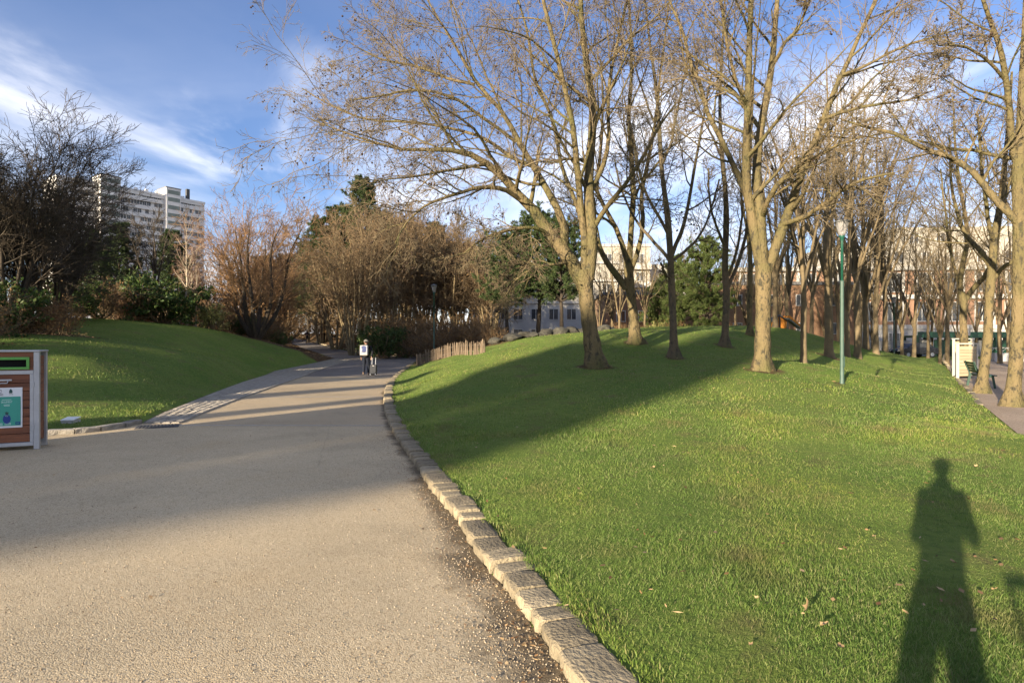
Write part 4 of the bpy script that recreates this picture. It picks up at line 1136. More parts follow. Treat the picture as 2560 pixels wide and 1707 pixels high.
# hazel coppices
pH = proto_tree('coppice_tree', 71, 9.6, 2.5, 15, 0, .085, (10, 8, 5), M_stem, M_brown, minr=.011, up=.10, multi=True, base_r=.5, lens=(.38, .5, .5), leaves=M_brownleaf, leafn=3200, leafs=.06, curve=.25)
pH2 = proto_tree('coppice_tree', 72, 9.0, 3.2, 9, 0, .10, (12, 9, 5), M_stem, M_brown, minr=.011, up=.04, droop=.05, multi=True, base_r=.35, lens=(.45, .5, .5), leaves=M_brownleaf, leafn=3200, leafs=.06)
put(pH, 888, 48, 'fan of pale coppice stems behind the walking man', 'tree', 1.05, .3, sxy=.9)
put(pH, 968, 51, 'yellowish coppice stems right of the pale fan', 'tree', 1.1, 1.9, sxy=.85)
put(pH2, 840, 58, 'brown bare tree over the far bend of the path', 'tree', 1.1, 1.0)
gb = 'brown bare trees massed behind the picket fence'
put_row([(1030, 54, 1.1, pH2), (1080, 57, 1.08, pH), (1125, 55, 1.0, pH2), (1180, 58, .95, pH2), (1225, 54, .85, pH), (1000, 62, 1.25, pH), (930, 66, 1.3, pH2), (1150, 66, 1.15, pH), (806, 72, 1.05, pH), (712, 80, 1.0, pH2), (870, 80, 1.3, pH), (1060, 76, 1.3, pH2)], 'brown bare tree in the thicket behind the picket fence', 'tree', gb)
# dark pines in the middle
pD = conifer('dark_pine', 53, 9.5, 3.3, .2, 13, 6, 3.2, M_needle, 'pine', nper=26, ln=.17, w=.018)
put(pD, 1268, 46, 'left dark pine behind the rockery', 'conifer', .86, 0)
put(pD, 1345, 48, 'tallest dark pine behind the rockery', 'conifer', 1.05, 2)
put(pD, 1405, 45, 'dark pine directly left of the large leaning plane', 'conifer', .92, 4)
pG = conifer('lit_pine', 54, 7.5, 2.1, .14, 13, 6, 1.0, M_needle_lit, 'pine', nper=26, ln=.15, w=.016)
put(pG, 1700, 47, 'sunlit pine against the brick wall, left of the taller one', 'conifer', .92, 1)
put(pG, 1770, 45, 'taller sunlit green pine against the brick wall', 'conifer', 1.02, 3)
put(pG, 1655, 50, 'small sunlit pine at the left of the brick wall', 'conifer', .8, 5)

# ---- shrubs
sL = shrub('shrub', 81, 1.7, 1.5, 1.3, M_laurel, 5200, .075)
sB = shrub('shrub', 82, 1.7, 1.7, 1.4, M_brownleaf, 1500, .05, twigk=(9, 6))
sY = shrub('shrub', 83, 1.3, .65, .65, M_yellowleaf, 3200, .05)
sR = shrub('shrub', 84, 1.2, 1.0, .9, M_redleaf, 2200, .055, twigk=(8, 5))
put(sL, 405, 35, 'glossy green laurel shrub left of the birches', 'shrub', 1.35, 0)
put(sL, 440, 35.6, 'low laurel shrub at the foot of the birches', 'shrub', .75, 1)
put(sY, 528, 36.5, 'pale yellow-green round shrub right of the birches', 'shrub', 1.0, 0)
put(sR, 345, 35, 'reddish brown shrub left of the laurel', 'shrub', 1.05, 0)
put(sR, 315, 34.4, 'low pale reddish shrub at the lawn top', 'shrub', .6, 2)
put(sL, 958, 43.5, 'dark green shrub beside the walking man', 'shrub', 1.15, 2.4)
put(sB, 1010, 45.5, 'brown twiggy shrub left of the near fence lamp', 'shrub', 1.5, 1.0)
put(sB, 1070, 43, 'brown shrub behind the middle of the picket fence', 'shrub', 1.15, 2.0)
put(sL, 925, 46.8, 'low green shrub at the kerb corner behind the man', 'shrub', .7, 4.4)
gs2 = 'brown shrubs on the bank'
put_row([q + (sB,) for q in [(1105, 40, 1.0), (1140, 42, 1.15), (1175, 40, .95), (1210, 42, 1.0), (1235, 38, .6), (1120, 47, 1.4), (1190, 48, 1.3), (1045, 49, 1.6), (985, 50, 1.4)]], 'brown twiggy shrub on the bank behind the picket fence', 'shrub', gs2)
gs3 = 'undergrowth shrubs at the edge of the left wood'
put_row([(580, 40.5, .9, sB), (615, 41, .7, sL), (660, 41.5, .8, sB), (690, 44.5, .6, sL), (560, 44, 1.2, sB), (510, 40, 1.0, sB), (440, 42, 1.4, sB), (370, 42, 1.3, sB), (290, 36, 1.0, sB),
                     (250, 33, 1.1, sB), (180, 31, 1.1, sL), (230, 38, 1.5, sB), (680, 50, 1.5, sB), (600, 50, 1.6, sB), (480, 46, 1.5, sB), (330, 46, 1.7, sB)], 'low tangled shrub at the foot of the left wood', 'shrub', gs3)
gs4 = 'shrubs under the big dark tree'
put_row([(20, 19.5, .75, sB), (75, 20, .7, sR), (110, 21.5, .75, sB), (-40, 19, .9, sL), (150, 24.5, .7, sB), (-90, 16.5, .8, sB)], 'dark low shrub under the big multi-stemmed tree', 'shrub', gs4)
gs5 = 'shrubs in front of the brick wall'
put_row([(1600, 46, .8, sB), (1640, 44, .9, sY), (1670, 46, .9, sB), (1730, 44, .6, sR), (1800, 46, .7, sB), (1850, 46, .8, sB), (1560, 47, .9, sB), (1830, 44, .5, sR)], 'low winter shrub in front of the brick wall', 'shrub', gs5)
gs6 = 'far undergrowth beyond the path'
put_row([(760, 92, 2.0, sB), (800, 84, 2.0, sB), (830, 76, 1.8, sB), (870, 70, 1.7, sB), (720, 86, 2.2, sB), (690, 78, 2.0, sB), (900, 64, 1.2, sB), (650, 66, 2.2, sB), (560, 64, 2.2, sB), (450, 60, 2.2, sB), (945, 72, 2.0, sB), (1000, 72, 2.0, sB), (350, 58, 2.2, sB)], 'brown undergrowth shrub deep in the wood', 'shrub', gs6)

# ---- unseen evergreens added on the left and behind to throw long shadows
def caster(proto, p, t, s, sxy=None, label='unseen evergreen added for the long shadow it casts'):
    """p: metres to the right of the sun line through the viewpoint, t: metres back towards the sun"""
    x = p * math.cos(AZ) - t * math.sin(AZ); y = -p * math.sin(AZ) - t * math.cos(AZ)
    if used.get(proto.name): o = copy_tree(proto)
    else: o = proto; used[proto.name] = True
    o.location = (x, y, max(0, z1(x, y))); o.rotation_euler = (0, 0, random.uniform(0, 6)); o.scale = (sxy or s, sxy or s, s)
    tag(o, label, 'conifer', 'unseen evergreens added for their shadows')
    return o
# ------------------------------------------------------------------ buildings
M_cream = pm('cream_render', (.40, .37, .305), (.33, .305, .255), .6, .9, bump=.1)
M_white = pm('white_panel', (.48, .46, .41), (.40, .385, .35), .5, .85)
M_grey = pm('grey_concrete', (.42, .41, .39), (.34, .33, .32), .7, .9)
M_tower = pm('tower_render', (.76, .74, .70), (.66, .64, .61), .5, .9)
M_glass = pm('window_glass', (.035, .04, .045), (.07, .075, .08), .4, .12, spec=.6)
M_frame = pm('window_frame', (.62, .60, .55), (.5, .48, .44), 3, .7)
M_greenp = pm('grey_green_panel', (.22, .26, .23), (.16, .19, .17), .5, .5)
M_dkpl = pm('dark_chimney', (.09, .09, .09), (.06, .06, .06), 2, .8)
M_roof = pm('roof_grey', (.20, .20, .20), (.14, .14, .14), 1, .9)
def brick_mat(name, a, b, mortar, sc):
    m, t, bs, N, K = _mat(name)
    bs.inputs['Roughness'].default_value = .9
    co = N('ShaderNodeTexCoord'); mp = N('ShaderNodeMapping'); mp.inputs['Rotation'].default_value = (math.pi / 2, 0, 0)
    K(co.outputs['Object'], mp.inputs[0])
    br = N('ShaderNodeTexBrick'); br.inputs['Color1'].default_value = rgba(a); br.inputs['Color2'].default_value = rgba(b); br.inputs['Mortar'].default_value = rgba(mortar)
    br.inputs['Scale'].default_value = sc; br.inputs['Mortar Size'].default_value = .012; br.inputs['Brick Width'].default_value = .22; br.inputs['Row Height'].default_value = .075
    K(mp.outputs[0], br.inputs['Vector'])
    nz = N('ShaderNodeTexNoise'); nz.inputs['Scale'].default_value = .7; nz.inputs['Detail'].default_value = 6; K(co.outputs['Object'], nz.inputs['Vector'])
    r = N('ShaderNodeMapRange'); r.inputs['To Min'].default_value = .7; r.inputs['To Max'].default_value = 1.25; K(nz.outputs['Fac'], r.inputs['Value'])
    hs = N('ShaderNodeHueSaturation'); K(br.outputs['Color'], hs.inputs['Color']); K(r.outputs[0], hs.inputs['Value'])
    K(hs.outputs[0], bs.inputs['Base Color'])
    return m
M_brick = brick_mat('orange_brick', (.30, .15, .075), (.25, .12, .06), (.27, .20, .13), 1.0)
M_brick2 = brick_mat('red_brick', (.26, .12, .065), (.21, .095, .052), (.25, .19, .13), 1.0)

def window_mesh(w, h, bars=1, deep=.12):
    """frame standing round a recessed pane; two materials"""
    f = .07
    fr = MB(); fr.box(-w/2, w/2, -.03, deep, 0, f).box(-w/2, w/2, -.03, deep, h - f, h).box(-w/2, -w/2 + f, -.029, deep, f, h - f).box(w/2 - f, w/2, -.029, deep, f, h - f)
    for k in range(bars):
        x = -w/2 + w * (k + 1) / (bars + 1); fr.box(x - .03, x + .03, -.02, deep - .01, f, h - f)
    me = fr.mesh('window'); nf = len(me.polygons)
    pn = MB(); pn.box(-w/2 + f * .5, w/2 - f * .5, .05, .09, f * .5, h - f * .5)
    return me, pn.mesh('pane')
def add_window(meshes, parent, x, y, z, fm=None, gm=None):
    o = link('window', meshes[0], fm or M_frame, parent, (x, y, z)); link('pane', meshes[1], gm or M_glass, o)
    return o

# ---- white tower block far left
a0 = np.array([-145.1, 188.5]); ang = R(53.2)
tw = empty('apartment_tower', (a0[0], a0[1], 0), ang)
tag(tw, 'long white apartment tower rising behind the left conifers', 'building')
Lw, Hh, FL = 46.4, 54.4, 2.85
MB().box(0, Lw, .5, 14, 0, Hh - .1).build('wall', M_tower, tw)
MB().box(-.2, Lw + .2, -.1, 14.2, Hh - .1, Hh + .7).build('parapet', M_tower, tw)
nfl = 12
for k in range(nfl + 1):
    z = Hh - FL * (k + 1)
    MB().box(0, Lw, 0, .6, z - .0, z + 1.35).build('spandrel', M_tower, tw)
    if k == 0: MB().box(0.01, Lw - .01, .02, .59, Hh - .95, Hh - .1).build('spandrel', M_tower, tw)
    # piers close part of the window strip
wm1 = window_mesh(1.25, 1.5, 1, .1); wm2 = window_mesh(.8, 1.5, 0, .1)
CORE = [(11.5, 17.5), (32.0, 37.0)]
for k in range(nfl):
    zz_ = Hh - FL * (k + 1) + 1.352
    x = .5
    while x < Lw - 1.2:
        if any(a - .9 < x < b + .3 for a, b in CORE): x += .4; continue
        if random.random() < .72:
            m_ = wm1 if random.random() < .6 else wm2; w = 1.25 if m_ is wm1 else .8
            add_window(m_, tw, x + w / 2, .42, zz_); x += w + .12
        else:
            w = random.uniform(.5, 1.3)
            x += w
for i, (a, b) in enumerate(CORE):
    c = MB().box(a, b, -1.6, 6, 0, Hh + 3.2).build('stair_core', M_tower, tw)
    MB().box(a - .15, b + .15, -1.75, 6.1, Hh + 3.2, Hh + 3.5).build('core_roof', M_roof, c)
    for k in range(nfl + 1):
        z = Hh + 1.2 - FL * k if k else Hh + 1.0
        MB().box(a + .5, b - .3, -1.66, -1.55, z, z + 1.45).build('core_panel', M_greenp, c)
for x in (20, 23.5, 27, 30.5, 39.5):
    MB().box(x, x + .9, 3, 4, Hh + .7, Hh + 2.2).build('roof_vent', M_tower, tw)
MB().box(41.2, 42.3, 3, 4.2, Hh + .7, Hh + 5.2).build('chimney', M_dkpl, tw)

# ---- cream block behind the mound
cb = empty('cream_block', (-5.5, 78, 1.0)); tag(cb, 'cream apartment block glimpsed between trunks left of the brick wall', 'building')
MB().box(0, 19.5, .3, 12, 0, 11.0).build('wall', M_cream, cb)
MB().box(-.3, 19.8, 0, 12.2, 11.0, 11.4).build('cornice', M_white, cb)
MB().box(0.02, 19.4, .12, .31, -.5, 5.9).build('lower_wall', M_white, cb)
for z in (6.0, 8.9): MB().box(0, 19.45, -.1, .35, z - .25, z + .05).build('string_course', M_white, cb)
wmc = window_mesh(1.3, 1.5, 1, .1)
for z in (.9, 3.6, 6.9):
    for k in range(8):
        add_window(wmc, cb, 1.6 + k * 2.35, .06 if z < 6 else .22, z)
st = empty('apartment_block', (13.5, 92, 1.0)); tag(st, 'taller stepped cream block behind the brick wall', 'building')
MB().box(0, 8, 0, 9, 0, 15.5).build('wall', M_cream, st)
MB().box(8, 14.5, 2, 10, 0, 13).build('wall', M_grey, st)  # right step in grey, its shade side put into the colour
MB().box(-.2, 8.2, -.2, 9.1, 15.5, 15.9).build('cornice', M_grey, st)
for z in (7.2, 10.0, 12.8):
    MB().box(-.05, 8.05, -.9, .05, z - .9, z - .1).build('balcony', M_white, st)
    for k in range(3): add_window(wmc, st, 1.4 + k * 2.5, -.08, z + .1)

# ---- orange brick house
bh = empty('brick_house', (9.0, 57, .8)); tag(bh, 'low orange brick house behind the mound and pines', 'building')
MB().box(0, 5.2, 0, 8, -.3, 5.4).build('wall', M_brick, bh)
MB().box(5.2, 10.5, -2.0, 8, -.3, 4.9).build('wall', M_brick, bh)
MB().box(10.5, 24, -.6, 9, -.3, 6.3).build('wall', M_brick, bh)
for b4 in ((-.2, 5.3, -.2, 8.2, 5.4, 5.65), (5.31, 10.4, -2.2, 8.2, 4.9, 5.15), (10.41, 24.2, -.8, 9.2, 6.3, 6.6)):
    MB().box(*b4).build('roof_edge', M_roof, bh)
MB().box(7.9, 9.6, -2.06, -1.9, .1, 2.2).build('doorway', M_dkpl, bh)  # flat dark slab, the opening's inner shade put into the colour
wb = window_mesh(.9, 1.1, 1, .1)
for x, z, y in ((1.5, 2.8, -.05), (3.6, 2.8, -.05), (12.5, 4.3, -.65), (15.5, 4.3, -.65), (18.5, 4.3, -.65), (21.5, 4.3, -.65), (12.5, 1.6, -.65), (18.5, 1.6, -.65), (21.5, 1.6, -.65)):
    add_window(wb, bh, x, y, z)

# ---- brick and stone building on the right
rb = empty('brick_building', (30, 80, .2), R(-4)); tag(rb, 'red brick building with white bands and tall windows behind the plaza', 'building')
LR = 46
MB().box(0, LR, .3, 14, 0, 11.6).build('wall', M_brick2, rb)
MB().box(0.02, LR - .02, .0, .31, 0, 3.2).build('plinth', M_white, rb)
for z in (3.2, 7.2, 11.0): MB().box(-.1, LR + .1, -.15, .33, z, z + .55).build('stone_band', M_white, rb)
wr = window_mesh(1.9, 2.6, 2, .14); wr0 = window_mesh(1.9, 2.0, 3, .14)
for k in range(12):
    x = 2.0 + k * 3.8
    for z in (4.2, 8.1):
        add_window(wr, rb, x, .2, z)
        for s in (-1, 1): MB().box(x + s * 1.12 - .16, x + s * 1.12 + .16, .12, .33, z - .4, z + 2.75).build('stone_pier', M_white, rb)
    add_window(wr0, rb, x, -.09, .7)
MB().box(13, LR - 1, 2.5, 13, 11.6, 14.6).build('attic', M_cream, rb)
MB().box(24, LR - 3, 5.0, 13, 14.6, 17.6).build('upper_attic', M_cream, rb)
for k in range(8): add_window(wmc, rb, 15.6 + k * 3.6, 2.42, 12.3)
for k in range(5): add_window(wmc, rb, 26.2 + k * 3.6, 4.92, 15.3)

# ---- green kiosks, wall and car in front of it
M_green = pm('dark_green_paint', (.018, .075, .045), (.012, .05, .03), 4, .35, spec=.5)
def kiosk(x, y, w, label, rz=0.):
    k = empty('market_kiosk', (x, y, z1(x, y)), rz); tag(k, label, 'kiosk')
    for i in range(3):
        xx = w * i / 2
        MB().box(xx - .12, xx + .12, -.12, .12, 0, 1.9).build('post', M_green, k)
        MB().box(xx - .12, xx + .12, 1.9, 2.14, 0, 1.9).build('post', M_green, k)
    MB().box(-.25, w + .25, -.3, 2.3, 1.9, 2.12).build('canopy', M_green, k)
    MB().box(-.2, w + .2, -.33, -.29, 2.121, 2.5).build('fascia', M_green, k)
    MB().box(.16, w / 2 - .16, .9, .98, .0, 1.7).build('panel', M_grey, k)
    MB().box(w / 2 + .16, w - .16, .9, .98, .0, 1.7).build('panel', M_green, k)
kiosk(41.5, 60.5, 4.4, 'left dark green market kiosk with grey panel by the brick building')
kiosk(46.5, 60.0, 5.2, 'right dark green market kiosk behind the notice boards')
wl = empty('low_wall', (36.4, 61.5, 0)); tag(wl, 'pale stone wall left of the green kiosks', 'wall')
for i in range(4):
    for j in range(3): MB().box(i * 1.2 + .01, i * 1.2 + 1.19, 0, .4, j * .55 + .005, j * .55 + .545).build('block', M_grey, wl, bevel=.015)
MB().box(-.1, 4.9, -.08, .48, 1.652, 1.8).build('coping', M_white, wl)
rw = empty('retaining_wall', (40, 49, 0)); tag(rw, 'low concrete retaining wall across the plaza', 'wall')
for i in range(5): MB().box(i * 2.4 + .01, i * 2.4 + 2.39, 0, .35, 0, .75).build('panel', M_grey, rw, bevel=.02)
bf = empty('lattice_barrier', (40, 49.6, .75)); tag(bf, 'white zigzag barrier on top of the low plaza wall', 'barrier')
for i in range(12):
    MB().tube([(i * 1.0, 0, 0), (i * 1.0 + .5, 0, .4)], .025, 6).build('strut', M_white, bf)
    MB().tube([(i * 1.0 + .5, 0, .4), (i * 1.0 + 1.0, 0, 0)], .025, 6).build('strut', M_white, bf)
MB().tube([(0, 0, .42), (12, 0, .42)], .03, 6).build('rail', M_white, bf)
# parked car
M_car = pm('dark_car_paint', (.02, .022, .026), (.015, .016, .02), 2, .25, spec=.6)
M_rub = pm('black_rubber', (.02, .02, .02), (.03, .03, .03), 9, .8)
M_metal = pm('galvanised_steel', (.46, .47, .49), (.36, .37, .39), 3, .45, metal=.6)
M_lampglass = pm('red_lamp', (.25, .02, .02), (.2, .015, .015), 3, .2)
def car(x, y, rz, label):
    c = empty('parked_car', (x, y, z1(x, y)), rz); tag(c, label, 'car')
    body = [(-2.05,.35),(-2.1,.62),(-1.95,.85),(-1.2,.95),(1.55,.98),(2.05,.90),(2.12,.6),(2.05,.32)]
    MB().prism(body, -.85, .85).build('body', M_car, c, bevel=.04)
    MB().prism([(-1.25,.94),(-.55,1.42),(1.05,1.46),(1.75,.97)], -.70, .70).build('cabin', M_car, c, bevel=.03)
    for s in (-1, 1):
        MB().prism([(-1.02,.99),(-.50,1.36),(.98,1.39),(1.48,1.0)], s * .705 - .008, s * .705 + .008).build('side_window', M_glass, c)
        for wx in (-1.3, 1.3):
            w = MB().tube([(wx, s * .66, .31), (wx, s * .87, .31)], .31, 16).build('wheel', M_rub, c)
            MB().tube([(wx, s * .86, .31), (wx, s * .885, .31)], .19, 12).build('rim', M_metal, w)
        MB().box(2.07, 2.13, s * .62 - .14, s * .62 + .14, .66, .82).build('tail_light', M_lampglass, c)
        MB().box(-2.1, -2.02, s * .6 - .16, s * .6 + .16, .62, .76).build('headlight', M_frame, c)
car(39.5, 58.2, R(8), 'small dark parked car in front of the pale stone wall')

# ---- play hut and slide on the mound
M_orangep = pm('orange_paint', (.62, .24, .035), (.5, .19, .03), 3, .6)
hx, hy = (1949 - 1280) / F * 36.5, 36.5
ph = empty('play_hut', (hx, hy, z1(hx, hy)), 0); tag(ph, 'small orange play hut with gabled roof on top of the mound', 'play hut')
MB().prism([(-.42, 0), (.42, 0), (.42, .42), (0, .72), (-.42, .42)], 0, .7).build('wall', M_orangep, ph)
MB().prism([(-.52, .38), (0, .76), (.52, .38), (.50, .46), (0, .84), (-.50, .46)], -.08, .78).build('roof', M_dkpl, ph)
MB().box(-.03, .03, -.03, .0, 0, .7).build('post', M_dkpl, ph)
sx_, sy_ = (1972 - 1280) / F * 36.3, 36.3
sl = empty('slide', (sx_, sy_, z1(sx_, sy_)), 0); tag(sl, 'grey-green slide beside the orange play hut', 'slide')
MB().prism([(-.1, .72), (.05, .72), (.75, .14), (.95, .10), (.95, .04), (.72, .08), (.0, .62), (-.1, .62)], 0, .5).build('chute', M_greenp, sl)
for s in (-.03, .5): MB().prism([(-.1, .85), (.06, .85), (.78, .22), (.95, .18), (.95, .08), (.75, .12), (.03, .7), (-.1, .7)], s, s + .03).build('side_rail', M_orangep, sl)
for s in (.03, .44): MB().tube([(-.05, s, -.1), (-.05, s, .64)], .03, 8).build('leg', M_dkpl, sl)

# ------------------------------------------------------------------ unseen buildings, added and shaped for the shadows they cast in the park
def away(p, t): return (p * math.cos(AZ) - t * math.sin(AZ), -p * math.sin(AZ) - t * math.cos(AZ))
def shade_block(p0, p1, t, h, label, dep=10):
    x, y = away(p0, t)
    b = empty('shade_building', (x, y, 0), -AZ); tag(b, label, 'building')
    w = p1 - p0
    MB().box(0, w, -dep, 0, 0, h).build('wall', M_cream, b)
    MB().box(-.08, w + .08, -dep - .1, .08, h, h + .35).build('cornice', M_white, b)
    n = max(1, int(w / 2.6)); nf = int(h / 3)
    for j in range(nf):
        for i in range(n):
            o = add_window(wmc, b, w * (i + .5) / n, .06, .9 + j * 3.0); o.rotation_euler = (0, 0, math.pi)
SB = [(-7.9, -6.35, 70, 13.45, 'unseen narrow storeys, kept narrow to bend the near shadow edge'), (-11.7, -7.95, 70, 18.6, 'unseen lower wing added for the far side of the shadow band'),
      (-31, -29.4, 62, 22.0, 'unseen left block added to shade the left lawn'), (-28.5, -26.2, 62, 23.0, 'unseen middle block added between two gaps for sun strips'), (-25.1, -23.4, 62, 23.0, 'unseen right block added to shade the left lawn'), (-62, -31.2, 62, 17.0, 'unseen long block added to shade the foot of the left wood')]  # row split so that strips of sun reach the lawn
for a in SB: shade_block(*a)
x_, y_ = away(-7.9, 70)
ub = empty('shade_building', (x_, y_, 0), -AZ); tag(ub, 'unseen overhang added to bend the near shadow edge', 'building')  # overhang added only to shape the shadow edge on the path
MB().prism([(0, 13.5), (1.55, 13.5), (3.15, 14.5), (3.15, 24), (0, 24)], -1.6, 0).build('wall', M_cream, ub)
MB().box(-.1, 3.25, -1.7, .1, 24, 24.4).build('cornice', M_white, ub)
for j in range(3): o = add_window(wmc, ub, 1.6, .06, 15.4 + j * 3); o.rotation_euler = (0, 0, math.pi)
cc = conifer('shade_conifer', 91, 9.5, 1.3, .2, 20, 7, .6, M_needle, 'spire', nper=22, ln=.22, w=.03, dens=7)
caster(cc, -16.6, 30, .98, 1.15, 'narrow unseen evergreen added for a dark strip on the left lawn')
caster(cc, -20.9, 31, .99, 1.7, 'broad unseen evergreen added to shade the upper left lawn')
caster(cc, -13.0, 27, .80, .8, 'small unseen evergreen added for a thin shadow on the left')
# ------------------------------------------------------------------ lamps
M_post = pm('green_post_paint', (.06, .105, .08), (.045, .08, .06), 5, .5, spec=.4)
M_post2 = pm('deep_green_paint', (.012, .085, .055), (.01, .06, .04), 5, .3, spec=.6)
M_cap = pm('lamp_cap', (.16, .16, .15), (.10, .10, .10), 5, .6)
def lantern_glass():
    m, t, b, N, K = _mat('lantern_glass')
    b.inputs['Base Color'].default_value = (.42, .40, .38, 1); b.inputs['Roughness'].default_value = .25
    b.inputs['Transmission Weight'].default_value = .45; b.inputs['IOR'].default_value = 1.2
    return m
M_lant = lantern_glass()
def make_lamp():
    r = empty('street_lamp')
    MB().lathe([(.062, -.2), (.062, .02), (.055, .06), (.052, .55), (.048, 2.72), (.05, 2.78), (.045, 2.83)], 16).build('lower_pole', M_post, r, smooth=True)
    MB().box(-.03, .03, -.07, -.05, .45, .75).build('access_door', M_post, r)
    MB().lathe([(.034, 2.8), (.034, 3.9), (.05, 3.98), (.075, 4.03), (.075, 4.06)], 14).build('upper_pole', M_post2, r, smooth=True)
    g = MB().lathe([(.075, 4.06), (.10, 4.12), (.155, 4.40), (.16, 4.42)], 18).build('lantern', M_lant, r, smooth=True)
    for k in range(6):
        a = k * math.pi / 3
        MB().tube([(.08 * math.cos(a), .08 * math.sin(a), 4.06), (.165 * math.cos(a), .165 * math.sin(a), 4.42)], .006, 5).build('rib', M_cap, g)
    MB().lathe([(.19, 4.42), (.195, 4.45), (.12, 4.50), (.03, 4.53), (.02, 4.56)], 18).build('cap', M_cap, r, smooth=True)
    return r
lamp0 = make_lamp()
def put_lamp(px, d, label, s=1.0):
    o = lamp0 if not used.get('lamp') else copy_tree(lamp0)
    used['lamp'] = True
    o.location = gp(px, d); o.scale = (s, s, s); o.rotation_euler = (0, 0, .3)
    tag(o, label, 'street lamp', 'green park lamps')
put_lamp(2105, 16, 'tall green park lamp on the sunlit lawn, nearest of the lamps', .985)
put_lamp(2235, 44, 'distant green park lamp beyond the tall nearest one')
put_lamp(1085, 35.5, 'green park lamp standing behind the picket fence')
put_lamp(918, 62, 'dark park lamp behind the walking man', .9)

# ------------------------------------------------------------------ picket fence
M_pick = pm('chestnut_picket', (.27, .20, .135), (.17, .125, .085), 4, .9, objvar=.3, stretch=(1, 1, .2))
M_wire = pm('fence_wire', (.25, .23, .2), (.2, .18, .16), 5, .6)
fe = empty('picket_fence', (0, 0, 0)); tag(fe, 'split chestnut picket fence at the foot of the mound', 'fence')
fl_ = np.array([(-5.55, 34.6), (-4.6, 33.9), (-3.2, 32.6), (-2.1, 30.9), (-1.35, 29.6)])
pm_ = MB().add([(-.022,-.012,-.1),(.022,-.012,-.1),(.022,.012,-.1),(-.022,.012,-.1),(-.02,-.01,.9),(.02,-.01,.9),(.018,.01,.9),(-.02,.01,.9),(0,0,.97)],
               [(0,1,5,4),(1,2,6,5),(2,3,7,6),(3,0,4,7),(4,5,8),(5,6,8),(6,7,8),(7,4,8)]).mesh('picket')
pts, ln_ = resamp(fl_, 78)
tops = []
for i, p in enumerate(pts):
    if random.random() < .06: continue
    o = link('picket', pm_, M_pick, fe)
    z = z1(p[0], p[1])
    o.location = (p[0] + random.uniform(-.015, .015), p[1], z)
    o.rotation_euler = (random.uniform(-.06, .06), random.uniform(-.07, .07), .8)
    o.scale = (random.uniform(.8, 1.5), 1, random.uniform(.62, .78))
for h in (.2, .5):
    MB().tube([(p[0], p[1], z1(p[0], p[1]) + h) for p in pts[::4]], .006, 5).build('wire', M_wire, fe)
for i in (8, 30, 52, 74):
    p = pts[i]; MB().tube([(p[0], p[1] + .05, z1(*p) - .2), (p[0], p[1] + .05, z1(*p) + .78)], .035, 8).build('post', M_pick, fe)

# ------------------------------------------------------------------ rockery
M_rock = pm('rockery_stone', (.07, .065, .05), (.035, .034, .028), 3, .95, bump=.7, objvar=.4)  # stone colour darkened to stand in for shade on the rockery
def rock_mesh(seed):
    r = np.random.default_rng(seed)
    bm = bmesh.new(); bmesh.ops.create_icosphere(bm, subdivisions=2, radius=.5)
    pl = unit(r.normal(size=(7, 3))); ds = r.uniform(.26, .42, 7)
    for v in bm.verts:
        p = np.array(v.co)
        for n_v, dd in zip(pl, ds):
            k = p @ n_v
            if k > dd: p = p - n_v * (k - dd)
        v.co = p + r.normal(0, .012, 3)
    me = bpy.data.meshes.new('rock'); bm.to_mesh(me); bm.free(); return me
ROCK = [rock_mesh(k) for k in range(6)]
for m_ in ROCK: m_.materials.append(M_rock)
rk = empty('rockery', (0, 0, 0)); tag(rk, 'rockery of weathered grey stones beyond the mound crest', 'rockery')
for k in range(64):
    px = random.uniform(1235, 1530); d = random.uniform(31.5, 37)
    x = (px - 1280) / F * d; s = random.uniform(.35, 1.0)
    o = bpy.data.objects.new('rock', ROCK[k % 6]); col.objects.link(o); o.parent = rk
    o.location = (x, d, z1(x, d) + s * .12 + (d - 31.5) * .03); o.rotation_euler = (random.uniform(-.3, .3), random.uniform(-.3, .3), random.uniform(0, 6))
    o.scale = (s * 1.25, s, s * random.uniform(.5, .8))

# ------------------------------------------------------------------ litter bin
M_plank = pm('red_brown_plank', (.23, .085, .038), (.12, .045, .024), 2.2, .55, bump=.25, bscale=30, stretch=(.35, 6, 6), objvar=.16, spec=.35)
M_greenf = pm('green_plastic', (.12, .36, .075), (.10, .30, .06), 4, .4)
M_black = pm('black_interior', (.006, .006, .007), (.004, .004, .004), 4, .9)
M_paper = pm('poster_white', (.74, .75, .76), (.70, .71, .73), 3, .4)
M_teal = pm('poster_teal', (.055, .34, .26), (.05, .31, .24), 3, .35)
M_blue = pm('poster_blue', (.02, .06, .26), (.018, .05, .22), 3, .35)
M_dkgr = pm('poster_dark', (.03, .09, .08), (.03, .07, .07), 3, .4)
M_ink = pm('poster_ink', (.06, .065, .09), (.05, .055, .08), 3, .4)
M_light = pm('poster_light', (.62, .80, .74), (.6, .78, .72), 3, .4)
BW, BH, BD = 1.24, 1.43, .45
bx = (98 - 1280) / F * 9.0
bn = empty('litter_bin', (bx, 9.0, 0.0), R(25)); tag(bn, 'brown plank litter bin with green slot frame and teal poster', 'litter bin')
w = BW
for sx0 in (-w, -.07):                                   # frame posts, front and back
    for y0 in (0, BD - .07): MB().box(sx0, sx0 + .07, y0, y0 + .07, .0, BH + .045).build('post', M_metal, bn, bevel=.004)
MB().box(-w - .01, .01, -.012, BD + .01, BH + .046, BH + .075).build('lid', M_metal, bn, bevel=.005)
zr = 1.17
for y0 in (.004, BD - .064):
    MB().box(-w + .071, -.071, y0, y0 + .06, .06, .115).build('rail', M_metal, bn, bevel=.003)
    MB().box(-w + .071, -.071, y0, y0 + .06, zr - .03, zr + .03).build('rail', M_metal, bn, bevel=.003)
